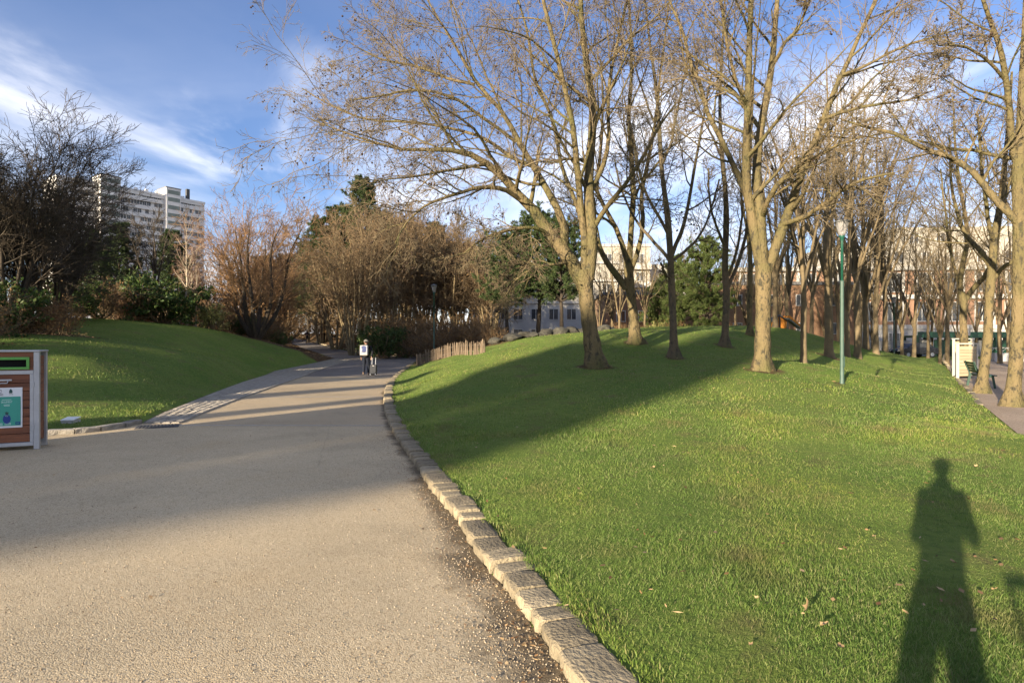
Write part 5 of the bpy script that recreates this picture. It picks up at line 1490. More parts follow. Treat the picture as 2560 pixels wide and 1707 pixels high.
# the doors frame is set inside the posts
dr = MB().box(-.115, -.072, .006, .05, .116, zr - .031).build('door_stile', M_metal, bn)
MB().box(-w + .072, -w + .115, .006, .05, .116, zr - .031).build('door_stile', M_metal, bn)
for z in (.30, .95): MB().box(-.078, -.06, -.012, .004, z, z + .07).build('hinge', M_metal, bn)
nP = 8; ph_ = (zr - .031 - .118) / nP
for k in range(nP):
    MB().box(-w + .117, -.117, .012, .04, .118 + k * ph_ + .003, .118 + (k + 1) * ph_ - .004).build('plank', M_plank, bn, bevel=.003)
for s in range(2):                                       # planks on the sides
    for k in range(9):
        x0 = -.055 if s else -w + .03
        MB().box(x0, x0 + .025, .075, BD - .075, .12 + k * .145, .12 + (k + 1) * .145 - .006).build('plank', M_plank, bn, bevel=.003)
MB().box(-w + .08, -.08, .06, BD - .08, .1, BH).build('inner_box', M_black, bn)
# head with slot
MB().box(-w + .072, -.072, .012, .035, 1.395, BH + .044).build('plank', M_plank, bn)
MB().box(-w + .072, -.072, .012, .035, zr + .031, 1.222).build('plank', M_plank, bn)
MB().box(-.152, -.072, .0125, .0355, 1.222, 1.395).build('plank', M_plank, bn)
MB().box(-w + .072, -w + .152, .0125, .0355, 1.222, 1.395).build('plank', M_plank, bn)
sf = MB().box(-w + .12, -.12, -.012, .03, 1.36, 1.40).box(-w + .12, -.12, -.012, .03, 1.215, 1.25).box(-.155, -.12, -.0118, .03, 1.25, 1.36).box(-w + .12, -w + .155, -.0118, .03, 1.25, 1.36).build('slot_frame', M_greenf, bn)
hd = MB().box(-.53, -.33, -.006, .012, 1.045, 1.07).build('handle', M_metal, bn)
MB().tube([(-.49, -.008, 1.05), (-.48, -.02, 1.012), (-.38, -.02, 1.012), (-.37, -.008, 1.05)], .009, 6).build('pull', M_metal, hd)
# poster
PX0, PX1, PZ0, PZ1 = -.84, -.245, .345, .945
po = MB().box(PX0, PX1, .000, .010, PZ0, PZ1).build('poster', M_paper, bn)
def flat(name, poly, mat, par, y=-.003, th=.002):
    return MB().prism(poly, y - th, y).build(name, mat, par)
def rect(x0, x1, z0, z1_): return [(x0, z0), (x1, z0), (x1, z1_), (x0, z1_)]
tp_ = flat('poster_panel', rect(PX0 + .07, PX1 - .03, PZ0 + .03, PZ1 - .135), M_teal, po)
def text(name, body, size, x, z, mat, par, y=-.0065):
    cu = bpy.data.curves.new(name, 'FONT'); cu.body = body; cu.size = size; cu.align_x = 'CENTER'; cu.align_y = 'CENTER'
    ob = bpy.data.objects.new(name, cu); col.objects.link(ob)
    dg = bpy.context.evaluated_depsgraph_get(); dg.update()
    me = bpy.data.meshes.new_from_object(ob.evaluated_get(dg))
    bpy.data.objects.remove(ob)
    o = link(name, me, mat, par, (x, y, z)); o.rotation_euler = (math.pi / 2, 0, 0); tag(o, kind='stuff')
    return o
cx = -.54
text('lettering', 'PARIS', .042, -.66, PZ1 - .105, M_ink, po, -.004)
ring = [(-.66 + .022 * math.cos(a), PZ1 - .055 + .022 * math.sin(a)) for a in np.linspace(0, 6.28, 14)[:-1]]
MB().tube([(x, -.003, z) for x, z in ring], .003, 5).build('boat_mark', M_ink, po)
flat('leaf_mark', [(-.50, PZ1 - .085), (-.44, PZ1 - .085), (-.43, PZ1 - .06), (-.45, PZ1 - .03), (-.475, PZ1 - .02), (-.495, PZ1 - .045)], M_dkgr, po, -.001)
flat('rule', rect(-.50, -.42, PZ1 - .105, PZ1 - .099), M_dkgr, po, -.001)
flat('rule', rect(-.565, -.562, PZ1 - .115, PZ1 - .03), M_light, po, -.001)
text('lettering', 'SEULEMENT', .040, cx, PZ1 - .215, M_light, po)
for k, (a, b) in enumerate([(.09, .17), (.06, .245), (.055, .262)]): flat('rule', rect(cx - a, cx + a, PZ1 - b - .012, PZ1 - b - .006), M_light, po, -.0055)
bag = [(cx + .075 * math.sin(a) * (1.0 if math.cos(a) < .5 else .93), .475 + .07 * -math.cos(a)) for a in np.linspace(0, 2 * math.pi, 24)[:-1]]
flat('bag_mark', bag, M_blue, po, -.0055)
flat('bag_knot', [(cx - .02, .545), (cx - .035, .585), (cx - .01, .572), (cx, .595), (cx + .015, .572), (cx + .04, .582), (cx + .022, .545)], M_dkgr, po, -.0055)
MB().tube([(cx - .03, -.0095, .535), (cx - .012, -.0095, .515), (cx, -.0095, .54), (cx + .015, -.0095, .515), (cx + .032, -.0095, .535)], .0035, 5).build('bag_tie', M_light, po)
flat('tag', rect(PX1 - .13, PX1 - .035, .39, .43), M_blue, po, -.0055)
flat('tag_line', rect(PX1 - .115, PX1 - .055, .404, .416), M_teal, po, -.0085)
for z in (.385, .398, .411): flat('rule', rect(PX0 + .08, PX0 + .22, z, z + .005), M_light, po, -.0055)
for z in (.39, .403, .416): flat('rule', rect(PX0 + .26, PX0 + .38, z, z + .005), M_light, po, -.0055)

po.scale.x = .62; po.location.x = -.053
# white lid on the grass
M_slab = pm('white_lid', (.78, .80, .78), (.70, .72, .70), 6, .5)
q = G(172, 1064, .1)
sb = empty('ground_box', (q[0] - .3, q[1] + .45, z1(q[0] - .3, q[1] + .45)), R(8)); sb.scale = (.72, .72, .72); tag(sb, 'white-topped low box on the grass beside the bin', 'box')
MB().box(-.155, .155, -.16, .16, -.05, .07).build('base', M_grey, sb, bevel=.006)
MB().add([(-.16,-.17,.072),(.16,-.17,.072),(.16,.17,.115),(-.16,.17,.115),(-.16,-.17,.09),(.16,-.17,.09),(.16,.17,.135),(-.16,.17,.135)],
         [(0,3,2,1),(4,5,6,7),(0,1,5,4),(1,2,6,5),(2,3,7,6),(3,0,4,7)]).build('lid', M_slab, sb)
# drain grate at the end of the gutter
q = G(395, 1066)
dgx = empty('drain_grate', (q[0], q[1], .0), R(25)); tag(dgx, 'dark iron drain grate at the end of the cobbled gutter', 'drain grate')
MB().box(-.36, .36, -.24, .24, -.05, .008).build('frame', M_dkpl, dgx)
for k in range(11): MB().box(-.32 + k * .058, -.29 + k * .058, -.2, .2, .0085, .018).build('bar', M_dkpl, dgx)

# ------------------------------------------------------------------ bench and notice boards
M_bslat = pm('bench_slat', (.012, .055, .035), (.01, .04, .026), 6, .45, objvar=.2)
b0 = (2440 - 1280) / F * 21.0
be = empty('park_bench', (b0, 21.0, .045), R(62)); tag(be, 'dark green slatted park bench seen end-on beside the forked tree', 'bench')
for k in range(4): MB().box(-.9, .9, -.42 + k * .115, -.32 + k * .115, .43, .46).build('seat_slat', M_bslat, be, bevel=.004)
for k in range(4):
    z = .52 + k * .095; y = .055 + k * .035
    MB().add([(-.9,y,z),(.9,y,z),(.9,y+.025,z+.01),(-.9,y+.025,z+.01),(-.9,y+.03,z+.08),(.9,y+.03,z+.08),(.9,y+.055,z+.09),(-.9,y+.055,z+.09)],
             [(0,3,2,1),(4,5,6,7),(0,1,5,4),(1,2,6,5),(2,3,7,6),(3,0,4,7)]).build('back_slat', M_bslat, be)
for x in (-.7, .7):
    MB().prism([(-.42, 0), (-.36, 0), (-.30, .38), (.02, .38), (.10, 0), (.17, 0), (.09, .45), (.22, .90), (.17, .92), (.03, .43), (-.36, .43)], 0, .05).build('leg', M_bslat, be, loc=(x, 0, 0), rz=math.pi / 2)
M_pale = pm('pale_board', (.42, .35, .22), (.32, .26, .165), 2.5, .8, stretch=(.3, 4, 4), objvar=.12)
def board(px0, px1, d, h, label, rz):
    x0 = (px0 - 1280) / F * d; x1 = (px1 - 1280) / F * d; w = (x1 - x0) / math.cos(rz)
    b = empty('notice_board', (x0, d, .045), rz); tag(b, label, 'notice board', 'notice boards')
    n = 9
    for k in range(n): MB().box(.06, w - .06, 0, .04, .12 + k * (h - .2) / n, .12 + (k + 1) * (h - .2) / n - .012).build('plank', M_pale, b)
    for x in (0, w - .06): MB().box(x, x + .06, -.02, .07, 0, h).build('post', M_white, b)
    MB().box(-.02, w + .02, -.03, .08, h + .001, h + .05).build('cap', M_white, b)
board(2394, 2452, 25.5, 1.5, 'front pale slatted notice board behind the slender tree', R(10))
board(2384, 2440, 27.5, 1.72, 'rear pale notice board just showing behind the front one', R(10))
# ------------------------------------------------------------------ people
M_skin = pm('skin', (.45, .27, .19), (.38, .22, .15), 8, .6)
M_jacket = pm('black_jacket', (.006, .006, .008), (.010, .010, .012), 6, .8)
M_jeans = pm('navy_trousers', (.012, .016, .028), (.009, .012, .02), 6, .9)
M_capg = pm('grey_cap', (.17, .16, .14), (.10, .095, .085), 14, .9)
M_shoe = pm('tan_shoe', (.20, .15, .11), (.12, .09, .07), 8, .8)
M_hair = pm('dark_hair', (.02, .016, .013), (.03, .025, .02), 30, .7)
def blob(parts, name, mat, parent, vox):
    mb = MB()
    for pts, rad, sx, sy in parts: mb.tube(pts, rad, 12, sx, sy)
    o = mb.build(name, mat, parent, smooth=True)
    m = o.modifiers.new('remesh', 'REMESH'); m.mode = 'VOXEL'; m.voxel_size = vox; m.use_smooth_shade = True
    s = o.modifiers.new('smooth', 'SMOOTH'); s.iterations = 3; s.factor = .5
    return o
def ell(c, r, n=7, ax=2):
    """a rounded solid as a tube of varying radius along one axis"""
    t = np.linspace(-1, 1, n); p = np.zeros((n, 3)); p[:] = c; p[:, ax] += t * r[ax]
    p[:, ax] = np.clip(p[:, ax], c[ax] - r[ax] * .98, c[ax] + r[ax] * .98)
    k = np.sqrt(np.clip(1 - t ** 2, .02, 1))
    return p, k, r
def person(name, loc, rz, label, joints, mats, vox=.018, hat=True, scale=1.0):
    """joints: dict of points; faces +y"""
    J = {k: np.array(v, float) for k, v in joints.items()}
    root = empty(name, loc, rz); tag(root, label, 'person'); root.scale = (scale,) * 3
    H = J['head']; N = J['neck']; Pv = J['pelvis']
    t = np.linspace(-1, 1, 9); kk = np.sqrt(np.clip(1 - t ** 2, .03, 1))
    head = (np.stack([np.full(9, H[0]), H[1] + .01 * t, H[2] + .12 * t], 1), .088 * kk, .88, 1.08)
    face = ([H + (0, .07, .0), H + (0, .115, -.025)], [.02, .012], 1, 1)      # nose
    ears = [([H + (s * .075, 0, -.02), H + (s * .098, -.01, .02)], [.022, .018], 1, 1) for s in (-1, 1)]
    body = [head, face] + ears + [([N - (0, 0, .05), H - (0, 0, .06)], [.06, .055], 1, 1),
            ([Pv, (Pv + N) / 2, N - (0, 0, .10)], [.13, .135, .14], 1.15, .8)]
    arms, sleeves, hands = [], [], []
    for s in ('l', 'r'):
        sh, el, wr, ha = J['sh_' + s], J['el_' + s], J['wr_' + s], J['hand_' + s]
        body += [([N - (0, 0, .1), sh], [.07, .06], 1, 1), ([sh, el, wr], [.05, .042, .03], 1, 1)]
        d = unit(ha - wr); sd = unit(np.cross(d, [0, 1, .3]))
        body.append(([wr, wr + d * .05, wr + d * .10], [.03, .042, .036], 1.1, .55))
        for f in range(4):                                        # four fingers, unequal and bent, and a thumb
            o_ = sd * (-.03 + .02 * f); l = (.06, .075, .07, .055)[f]
            b0_ = wr + d * .09 + o_; body.append(([b0_, b0_ + d * l * .55, b0_ + d * l * .8 + np.array([0, .02, -.01])], [.011, .010, .009], 1, 1))
        body.append(([wr + d * .03 + sd * .03, wr + d * .06 + sd * .055 + np.array([0, .02, 0]), wr + d * .085 + sd * .055 + np.array([0, .035, 0])], [.014, .012, .010], 1, 1))
        sleeves += [([N - (0, 0, .09), sh, el, wr - d * .01], [.085, .082, .066, .052], 1, 1)]
    legs = []
    for s in ('l', 'r'):
        hp, kn, an, to = J['hip_' + s], J['kn_' + s], J['an_' + s], J['toe_' + s]
        body += [([hp, kn, an], [.08, .055, .04], 1, 1), ([an - (0, 0, .03), to], [.04, .03], 1, .8)]
        legs.append(([Pv + (0, 0, .04), hp, kn, an + (0, 0, .02)], [.105, .098, .072, .06], 1, 1))
    blob(body, 'body', mats['skin'], root, min(vox, .012))
    blob(legs + [([Pv - (0, 0, .06), Pv + (0, 0, .12)], [.14, .15], 1.15, .85)], 'trousers', mats['trousers'], root, vox)
    blob(sleeves + [([Pv - (0, 0, .04), (Pv * .6 + N * .4), N - (0, 0, .12), N - (0, 0, .03), N + (0, -.01, .075)], [.185, .195, .175, .125, .09], 1.2, .82)], 'jacket', mats['jacket'], root, vox)
    for s in ('l', 'r'):
        an, to = J['an_' + s], J['toe_' + s]
        blob([([an + (0, -.05, -.03), an + (0, .03, -.035), to], [.05, .052, .038], 1, .9)], 'shoe', mats['shoe'], root, vox)
    if hat:
        blob([(np.stack([np.full(5, H[0]), np.full(5, H[1] - .005), H[2] + np.linspace(.015, .135, 5)], 1), [.108, .112, .104, .08, .04], .95, 1.08)], 'cap', mats['hat'], root, vox)
    hr = blob([(np.stack([np.full(5, H[0]), np.full(5, H[1] - .028), H[2] + np.linspace(-.06, .118, 5)], 1), [.07, .088, .092, .08, .04], .95, 1.0)], 'hair', M_hair, root, vox)
    return root
walk = dict(head=(0, .04, 1.63), neck=(0, 0, 1.46), pelvis=(0, -.02, .92),
            sh_l=(-.21, 0, 1.39), el_l=(-.30, -.02, 1.12), wr_l=(-.25, .06, .90), hand_l=(-.24, .10, .80),
            sh_r=(.21, 0, 1.39), el_r=(.33, -.12, 1.12), wr_r=(.31, -.22, .90), hand_r=(.31, -.27, .81),
            hip_l=(-.09, -.02, .86), kn_l=(-.10, .04, .48), an_l=(-.10, -.14, .12), toe_l=(-.10, .02, .04),
            hip_r=(.09, -.02, .86), kn_r=(.09, .16, .50), an_r=(.09, .20, .09), toe_r=(.09, .38, .05))
mm = dict(skin=M_skin, jacket=M_jacket, trousers=M_jeans, shoe=M_shoe, hat=M_capg)
mx_, my_ = (915 - 1280) / F * 29.0, 29.0
mz = float(pz(my_))
person('person', (mx_, my_, mz), R(3), 'person in black jacket and grey cap walking away along the path, pulling a suitcase', walk, mm)
# backpack (worn, a thing of its own)
M_bpw = pm('white_backpack', (.40, .38, .36), (.34, .32, .30), 4, .5)
M_bpn = pm('navy_print', (.05, .07, .17), (.04, .05, .12), 4, .4)
M_bps = pm('silver_and_shine', (.36, .37, .42), (.26, .27, .32), 6, .25)
bp = empty('backpack', (mx_ - .03, my_ - .17, mz + .98), R(3)); tag(bp, 'pale boxy backpack with a dark oval window on the walker', 'backpack')
MB().box(-.19, .19, -.19, -.01, 0, .50).build('shell', M_bpw, bp, bevel=.035)
ov = [(.15 * math.cos(a), .31 + .165 * math.sin(a)) for a in np.linspace(0, 2 * math.pi, 20)[:-1]]
MB().prism(ov, -.205, -.188).build('window', M_bpn, bp)
MB().prism([(-.15, .16), (-.09, .16), (-.06, .30), (-.12, .42), (-.16, .40)], -.214, -.206).build('window_shine', M_bps, bp)  # painted glint, the window's reflection as a pale patch
MB().box(.12, .165, -.208, -.189, .10, .46).build('pocket', M_bps, bp)
for s in (-.11, .11): MB().tube([(s, -.02, .42), (s, .10, .50), (s, .17, .40), (s, .14, .2), (s, -.01, .06)], .018, 6).build('strap', M_jacket, bp)
# suitcase
M_case = pm('charcoal_case', (.012, .013, .015), (.009, .01, .012), 6, .45, spec=.5)
sx2, sy2 = (932.5 - 1280) / F * 28.35, 28.35
su = empty('suitcase', (sx2, sy2, 0.0), R(3)); tag(su, 'charcoal trolley suitcase pulled behind the walker', 'suitcase')
su.rotation_euler = (R(-14), 0, R(3))
MB().box(-.165, .165, -.115, .115, .07, .56).build('shell', M_case, su, bevel=.03)
for x in (-.1, -.035, .035, .1): MB().box(x - .012, x + .012, -.121, -.112, .13, .48).build('ridge', M_case, su)
MB().box(-.035, .045, -.122, -.116, .475, .505).build('name_plate', M_bpw, su)
for s in (-1, 1):
    MB().tube([(s * .085, .06, .55), (s * .085, .06, .93)], .011, 8).build('handle_rod', M_metal, su)
    for y in (-.085, .085):
        wh = MB().tube([(s * .125 - .012, y, .036), (s * .125 + .012, y, .036)], .036, 12).build('wheel', M_rub, su)
        MB().box(s * .125 - .022, s * .125 + .022, y - .03, y + .03, .05, .085).build('fork', M_metal, wh)
MB().tube([(-.095, .06, .93), (.095, .06, .93)], .016, 8).build('grip', M_case, su)
# distant person
stand = dict(walk); stand.update(el_l=(-.28, .02, 1.14), wr_l=(-.14, .20, 1.10), hand_l=(-.06, .24, 1.12), el_r=(.28, .02, 1.14), wr_r=(.14, .20, 1.10), hand_r=(.06, .24, 1.12))
px2, py2 = (768 - 1280) / F * 73.0, 73.0
person('person', (px2, py2, float(pz(py2))), R(195), 'distant person in dark clothes on the far bend of the path', stand, dict(mm, hat=M_bpw), vox=.025)
# the photographer, whose shadow falls on the lawn
u_ = np.array([math.sin(AZ), math.cos(AZ)])
photo = dict(head=(0, .0, 1.66), neck=(0, -.02, 1.48), pelvis=(0, -.02, .95),
             sh_l=(-.17, 0, 1.39), el_l=(-.185, .14, 1.10), wr_l=(-.08, .24, 1.36), hand_l=(-.04, .27, 1.47),
             sh_r=(.17, 0, 1.40), el_r=(.235, .12, 1.13), wr_r=(.09, .24, 1.38), hand_r=(.05, .27, 1.49),
             hip_l=(-.09, -.02, .88), kn_l=(-.15, .0, .48), an_l=(-.19, -.04, .09), toe_l=(-.21, .14, .04),
             hip_r=(.09, -.02, .88), kn_r=(.15, .02, .48), an_r=(.20, -.02, .09), toe_r=(.22, .15, .04))
person('person', (-u_[0] * .38, -u_[1] * .38, 0.0), -AZ, 'person taking the picture, present as the long shadow on the lawn', photo, dict(mm), vox=.02, hat=True).scale = (.86, 1.0, 1.12)
# unseen trolley bag, guessed and put in for the shadow at the right edge
bxp = np.array([math.cos(AZ), -math.sin(AZ)]) * .46 - u_ * .05
tb = empty('shadow_trolley', (bxp[0], bxp[1], .0), -AZ); tag(tb, 'unseen trolley bag, a guess added for the shadow at the right edge', 'trolley bag')
MB().box(-.16, .16, -.12, .12, .12, .72).build('bag', M_jeans, tb, bevel=.03)
for s in (-.12, .12):
    MB().tube([(s, -.13, .1), (s, -.14, 1.08)], .013, 8).build('rod', M_metal, tb)
    MB().tube([(s * 1.5 - .02, -.12, .08), (s * 1.5 + .02, -.12, .08)], .08, 14).build('wheel', M_rub, tb)
MB().tube([(-.14, -.14, 1.08), (.3, -.10, 1.12)], .03, 8).build('grip', M_rub, tb)

# ------------------------------------------------------------------ grass, leaves and grit
def in_view(x, y, m=1.06): return (y > 1.8) & (np.abs(x) < y * 1280 / F * m + .3)
def lawn_ok(x, y):
    ok = ~on_path(x, y, .0) & ~on_plaza(x, y, .05)
    # keep off the kerb stones and the cobbles
    r = path_r(y); ok &= ~((x > r - .05) & (x < r + .24 + .05 * np.sin(y * 7) + .03 * np.sin(y * 23)) & (y < 42))
    return ok
def scatter(n, y0, y1, x0=None, x1=None):
    # density falls with distance so that blades stay about as thick in the picture
    y = y0 * (y1 / y0) ** rng.uniform(0, 1, n)
    x = rng.uniform(-1, 1, n) * (y * 1280 / F * 1.05 + .3)
    return x, y
def blades(n, y0, y1, hgt, wid, lean, mat, name, litter_cut=.35, seglim=9.0):
    x, y = scatter(n, y0, y1)
    k = lawn_ok(x, y) & in_view(x, y); x, y = x[k], y[k]
    lm = litter_mask(x, y); k = lm < litter_cut + rng.uniform(-.25, .25, len(x)); x, y = x[k], y[k]
    # worn and thinner patches
    patch = np.sin(x * 1.9 + 1.3 * np.sin(y * 1.1)) * np.sin(y * 1.4 + 1.7 * np.sin(x * .8))
    k = rng.uniform(0, 1, len(x)) < (.72 + .28 * patch); x, y = x[k], y[k]
    z = zg(x, y) - .004; n = len(x)
    sc = np.clip(y / 5.0, .8, 3.2) ** .65
    h = hgt * rng.gamma(6, 1 / 6, n) * (1 + .25 * patch[:len(k)][k]) * np.clip(y / 6, 1, 1.5)
    w = wid * sc * rng.uniform(.7, 1.3, n)
    a = rng.uniform(0, 2 * np.pi, n); b = rng.uniform(0, 2 * np.pi, n); L = h * lean * rng.uniform(.2, 1.3, n)
    sx_, sy_ = np.cos(a) * w, np.sin(a) * w
    lx, ly = np.cos(b) * L, np.sin(b) * L
    base = np.stack([x, y, z], 1)
    V = np.empty((n, 5, 3))
    V[:, 0] = base + np.stack([-sx_, -sy_, np.zeros(n)], 1); V[:, 1] = base + np.stack([sx_, sy_, np.zeros(n)], 1)
    V[:, 2] = base + np.stack([sx_ * .8 + lx * .35, sy_ * .8 + ly * .35, h * .6], 1); V[:, 3] = base + np.stack([-sx_ * .8 + lx * .35, -sy_ * .8 + ly * .35, h * .6], 1)
    V[:, 4] = base + np.stack([lx, ly, h * .93], 1)
    I = np.arange(n)[:, None] * 5
    Q = I + np.array([0, 1, 2, 3]); T = I + np.array([3, 2, 4])
    o = link(name, mk_mesh(name, V.reshape(-1, 3), Q, T, smooth=False), mat); return o
def grass_mat():
    m = leafmat('grass_blade', [(.085, .16, .03), (.125, .21, .04), (.16, .25, .05), (.20, .28, .066), (.245, .29, .09), (.31, .295, .14)], .40, .55)
    t = m.node_tree; N = t.nodes.new; K = t.links.new
    ramp = [n for n in t.nodes if n.type == 'VALTORGB'][0]
    co = N('ShaderNodeTexCoord')
    def nz(sc, a, b):
        n = N('ShaderNodeTexNoise'); n.inputs['Scale'].default_value = sc; n.inputs['Detail'].default_value = 5
        K(co.outputs['Object'], n.inputs['Vector'])
        r = N('ShaderNodeMapRange'); r.inputs['From Min'].default_value = a; r.inputs['From Max'].default_value = b; K(n.outputs['Fac'], r.inputs['Value']); return r.outputs[0]
    m1 = N('ShaderNodeMix'); m1.data_type = 'RGBA'; m1.blend_type = 'MULTIPLY'; m1.inputs['B'].default_value = (1.35, 1.15, .95, 1)
    K(nz(.5, .45, .66), m1.inputs['Factor']); K(ramp.outputs[0], m1.inputs['A'])
    m2 = N('ShaderNodeMix'); m2.data_type = 'RGBA'; m2.blend_type = 'MULTIPLY'; m2.inputs['B'].default_value = (.50, .62, .58, 1)
    K(nz(2.6, .50, .72), m2.inputs['Factor']); K(m1.outputs['Result'], m2.inputs['A'])
    m3 = N('ShaderNodeMix'); m3.data_type = 'RGBA'; m3.inputs['B'].default_value = (.24, .18, .09, 1)
    K(nz(1.3, .54, .78), m3.inputs['Factor']); K(m2.outputs['Result'], m3.inputs['A'])
    for n in t.nodes:
        if n.type == 'BSDF_PRINCIPLED': K(m3.outputs['Result'], n.inputs['Base Color'])
        if n.type == 'BSDF_TRANSLUCENT': K(m3.outputs['Result'], n.inputs['Color'])
    return m
M_grass = grass_mat()
o = blades(430000, 2.4, 11, .022, .0016, .9, M_grass, 'grass'); tag(o, 'short green lawn grass in the foreground', 'grass', kind='stuff')
o = blades(210000, 9, 46, .026, .0028, .9, M_grass, 'grass'); tag(o, 'short green lawn grass on the mound and left slope', 'grass', kind='stuff')
# tufts along the kerb and trunks
x = []; y = []
for k in range(2600):
    i = rng.integers(2, len(kd) - 1); s = rng.uniform(.24, .42)
    x.append(kd[i, 0] + s); y.append(kd[i, 1] + rng.normal(0, .03))
x = np.array(x); y = np.array(y)
n = len(x); h = rng.uniform(.02, .055, n); z = zg(x, y) - .005; a = rng.uniform(0, 6.28, n); L = h * rng.uniform(.3, 1.0, n)
lx = -np.abs(np.cos(a)) * L; ly = np.sin(a) * L; sx_ = np.sin(a) * .0028; sy_ = np.cos(a) * .0028
base = np.stack([x, y, np.maximum(z, pz(y) + .05)], 1); V = np.empty((n, 5, 3)); S_ = np.stack([sx_, sy_, 0 * x], 1); LL = np.stack([lx, ly, 0 * x], 1); Hh_ = np.stack([0 * x, 0 * x, h], 1)
V[:, 0] = base - S_; V[:, 1] = base + S_; V[:, 2] = base + S_ * .8 + LL * .35 + Hh_ * .6; V[:, 3] = base - S_ * .8 + LL * .35 + Hh_ * .6; V[:, 4] = base + LL + Hh_ * .85
I = np.arange(n)[:, None] * 5
o = link('grass', mk_mesh('grass', V.reshape(-1, 3), I + np.array([0, 1, 2, 3]), I + np.array([3, 2, 4]), smooth=False), M_grass); tag(o, 'longer grass tufts leaning over the kerb stones', 'grass', kind='stuff')

M_leafd = pm('dry_leaf', (.42, .29, .15), (.30, .19, .09), 12, .8, objvar=.3)
M_leafb = leafmat('leaf_litter', [(.10, .055, .03), (.20, .11, .05), (.33, .22, .11), (.45, .34, .2)], .2)
def leaf_mesh(seed):
    # a lobed plane leaf, curled
    r = np.random.default_rng(seed)
    out_ = []
    for k in range(15):
        a = 2 * math.pi * k / 15 - math.pi / 2
        rad = (.5 if k % 3 == 0 else (.30 if k % 3 == 1 else .36)) * r.uniform(.85, 1.15)
        if k == 0: rad = .18
        out_.append((rad * math.cos(a), rad * math.sin(a)))
    c1_, c2_ = r.uniform(.5, 1.1, 2)
    f = lambda x, y: c1_ * x * x + .5 * c2_ * y * y * (1 if y > 0 else .3) + r.normal(0, .012)
    vs = [(0, 0, 0)] + [(x * .55, y * .55, f(x * .55, y * .55)) for x, y in out_] + [(x, y, f(x, y)) for x, y in out_]
    fs = [(0, 1 + k, 1 + (k + 1) % 15) for k in range(15)] + [(1 + k, 16 + k, 16 + (k + 1) % 15, 1 + (k + 1) % 15) for k in range(15)]
    return MB().add(vs, fs).mesh('leaf', smooth=True)
def leaf_mesh_old(seed):
    r = np.random.default_rng(seed)
    n = 5; vs = []; fs = []
    for i in range(n + 1):
        t = i / n; w = math.sin(math.pi * (t * .92 + .06)) * .32 * r.uniform(.75, 1.2); c = .10 * math.sin(t * 3 + r.uniform(0, 1))
        vs += [(-w, t - .5, c + .16 * r.uniform(.3, 1)), (0, t - .5, c), (w, t - .5, c + .16 * r.uniform(.3, 1))]
    for i in range(n):
        for j in range(2): a = i * 3 + j; fs.append((a, a + 1, a + 4, a + 3))
    return MB().add(vs, fs).mesh('leaf', smooth=True)
LEAF = [leaf_mesh(k) for k in range(5)]
for m_ in LEAF: m_.materials.append(M_leafd)
big = [(2018, 1540, .16, 1.2), (2060, 1572, .13, .5), (2100, 1622, .09, .3), (2185, 1345, .07, .4), (2357, 1110, .12, .3), (2322, 1182, .08, .4), (2500, 1148, .07, .3), (1990, 1130, .09, .3), (1892, 1500, .06, .4),
       (1535, 1090, .09, .4), (1720, 1140, .08, .3), (1315, 1025, .10, .3), (1255, 1320, .07, .4), (2486, 1480, .09, .5), (2440, 1170, .08, .4), (1876, 1610, .06, .3), (2180, 1010, .12, .3), (1680, 1000, .14, .2)]
LLAB = ['', '', 'small pale leaf below the two tan leaves', 'white-looking leaf left of the photographer shadow', '', 'pale leaf beside the shadow head', 'small leaf at the right edge above the shadow', 'tan leaf in the middle of the lawn',
        'small leaf in the near lawn left of the tan pair', 'leaf in the building shadow near the kerb', 'leaf at the lit edge of the long shadow', 'leaf low on the mound in the long shadow', 'leaf close to the pale kerb', 'leaf near the right edge beside the trolley shadow',
        'leaf right of the shadow head', 'tiny leaf at the bottom of the lawn', 'pale leaf near the tall lamp foot', 'leaf below the slim grey tree']
for i, (px, py, s, tl) in enumerate(big):
    q = G(px, py, .13)
    o = bpy.data.objects.new('fallen_leaf', LEAF[i % 5]); col.objects.link(o)
    o.location = (q[0], q[1], z1(q[0], q[1]) + .025 + s * .2 * tl); o.rotation_euler = (tl, random.uniform(-.4, .4), random.uniform(0, 6)); o.scale = (s * .55,) * 3
    lab = {0: 'tan leaf standing upright in the foreground grass', 1: 'curled tan leaf just right of the upright one', 4: 'pale leaf on the lawn above the photographer shadow'}.get(i) or LLAB[i]
    tag(o, lab, 'leaf', 'fallen leaves on the lawn')
def scatter_leaves(n, fn, size, name, label):
    pos = fn(n); V, Q = leafquads(pos, size, rng, .5)
    c = np.repeat(pos, 4, 0); d_ = V - c; d_[:, 2] *= .3; V = c + d_
    o = link(name, mk_mesh(name, V, Q, smooth=False), M_leafb); tag(o, label, 'leaves', kind='stuff')
def f1(n):
    x, y = scatter(n, 3, 45); k = lawn_ok(x, y); x, y = x[k], y[k]
    return np.stack([x, y, zg(x, y) + .035], 1)
scatter_leaves(900, f1, .028, 'leaf_litter', 'scattered small dead leaves over the lawn')
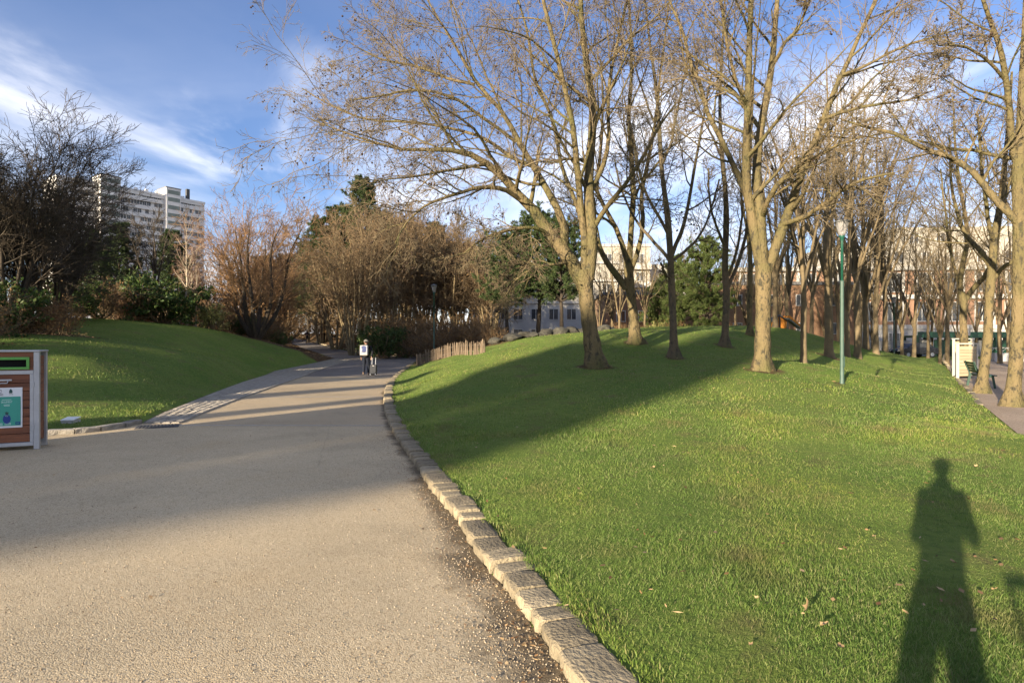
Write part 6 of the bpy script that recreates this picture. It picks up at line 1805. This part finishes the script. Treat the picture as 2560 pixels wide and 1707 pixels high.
def f1b(n):
    tx = np.array([(2.55, 18), (7.2, 17), (4.57, 22), (5.48, 20), (7.92, 22), (12.4, 14.6), (14.64, 18.4)])[rng.integers(0, 7, n)]
    p = tx + rng.normal(0, 1.5, (n, 2)); k = lawn_ok(p[:, 0], p[:, 1]); p = p[k]
    return np.stack([p[:, 0], p[:, 1], zg(p[:, 0], p[:, 1]) + .03], 1)
scatter_leaves(520, f1b, .035, 'leaf_litter', 'dead leaves lying under the plane trees')
def f2(n):
    x = rng.uniform(-60, 12, n); y = rng.uniform(15, 70, n); k = (litter_mask(x, y) > .5) & ~on_path(x, y, 0.1); x, y = x[k], y[k]
    return np.stack([x, y, zg(x, y) + .03], 1)
scatter_leaves(30000, f2, .07, 'leaf_litter', 'brown leaf litter on the woodland floor')
def f3(n):
    i = rng.integers(12, len(kd) - 1, n); s = -np.abs(rng.normal(0, .14, n)) - .02
    x = kd[i, 0] + s; y = kd[i, 1] + rng.normal(0, .05, n)
    return np.stack([x, y, pz(y) + .015], 1)
scatter_leaves(900, f3, .016, 'leaf_litter', 'crumbled leaves gathered along the kerb')
def f4(n):
    x, y = scatter(n, 3, 26); k = on_path(x, y, -.2); x, y = x[k], y[k]
    return np.stack([x, y, pz(y) + .012], 1)
scatter_leaves(150, f4, .022, 'leaf_litter', 'a few dark leaf scraps on the path')
# loose grit beside the kerb and on the path
M_grit = leafmat('grit', [(.16, .12, .075), (.28, .22, .145), (.45, .38, .28)], 0, .9)
i = rng.integers(10, 150, 2600); s = -np.abs(rng.normal(0, .30, 2600)) - .02
gx = kd[i, 0] + s; gy = kd[i, 1] + rng.normal(0, .12, 2600)
ex, ey = scatter(5200, 2.6, 12); k = on_path(ex, ey, -.1); ex, ey = ex[k], ey[k]
gx = np.concatenate([gx, ex]); gy = np.concatenate([gy, ey]); k = on_path(gx, gy, -.01) & (gy > 2); gx, gy = gx[k], gy[k]
V, T = ballmesh(np.stack([gx, gy, pz(gy) + .001], 1), .0046)
o = link('grit', mk_mesh('grit', V, T=T, smooth=False), M_grit); tag(o, 'loose pebbles scattered on the path', 'gravel', kind='stuff')
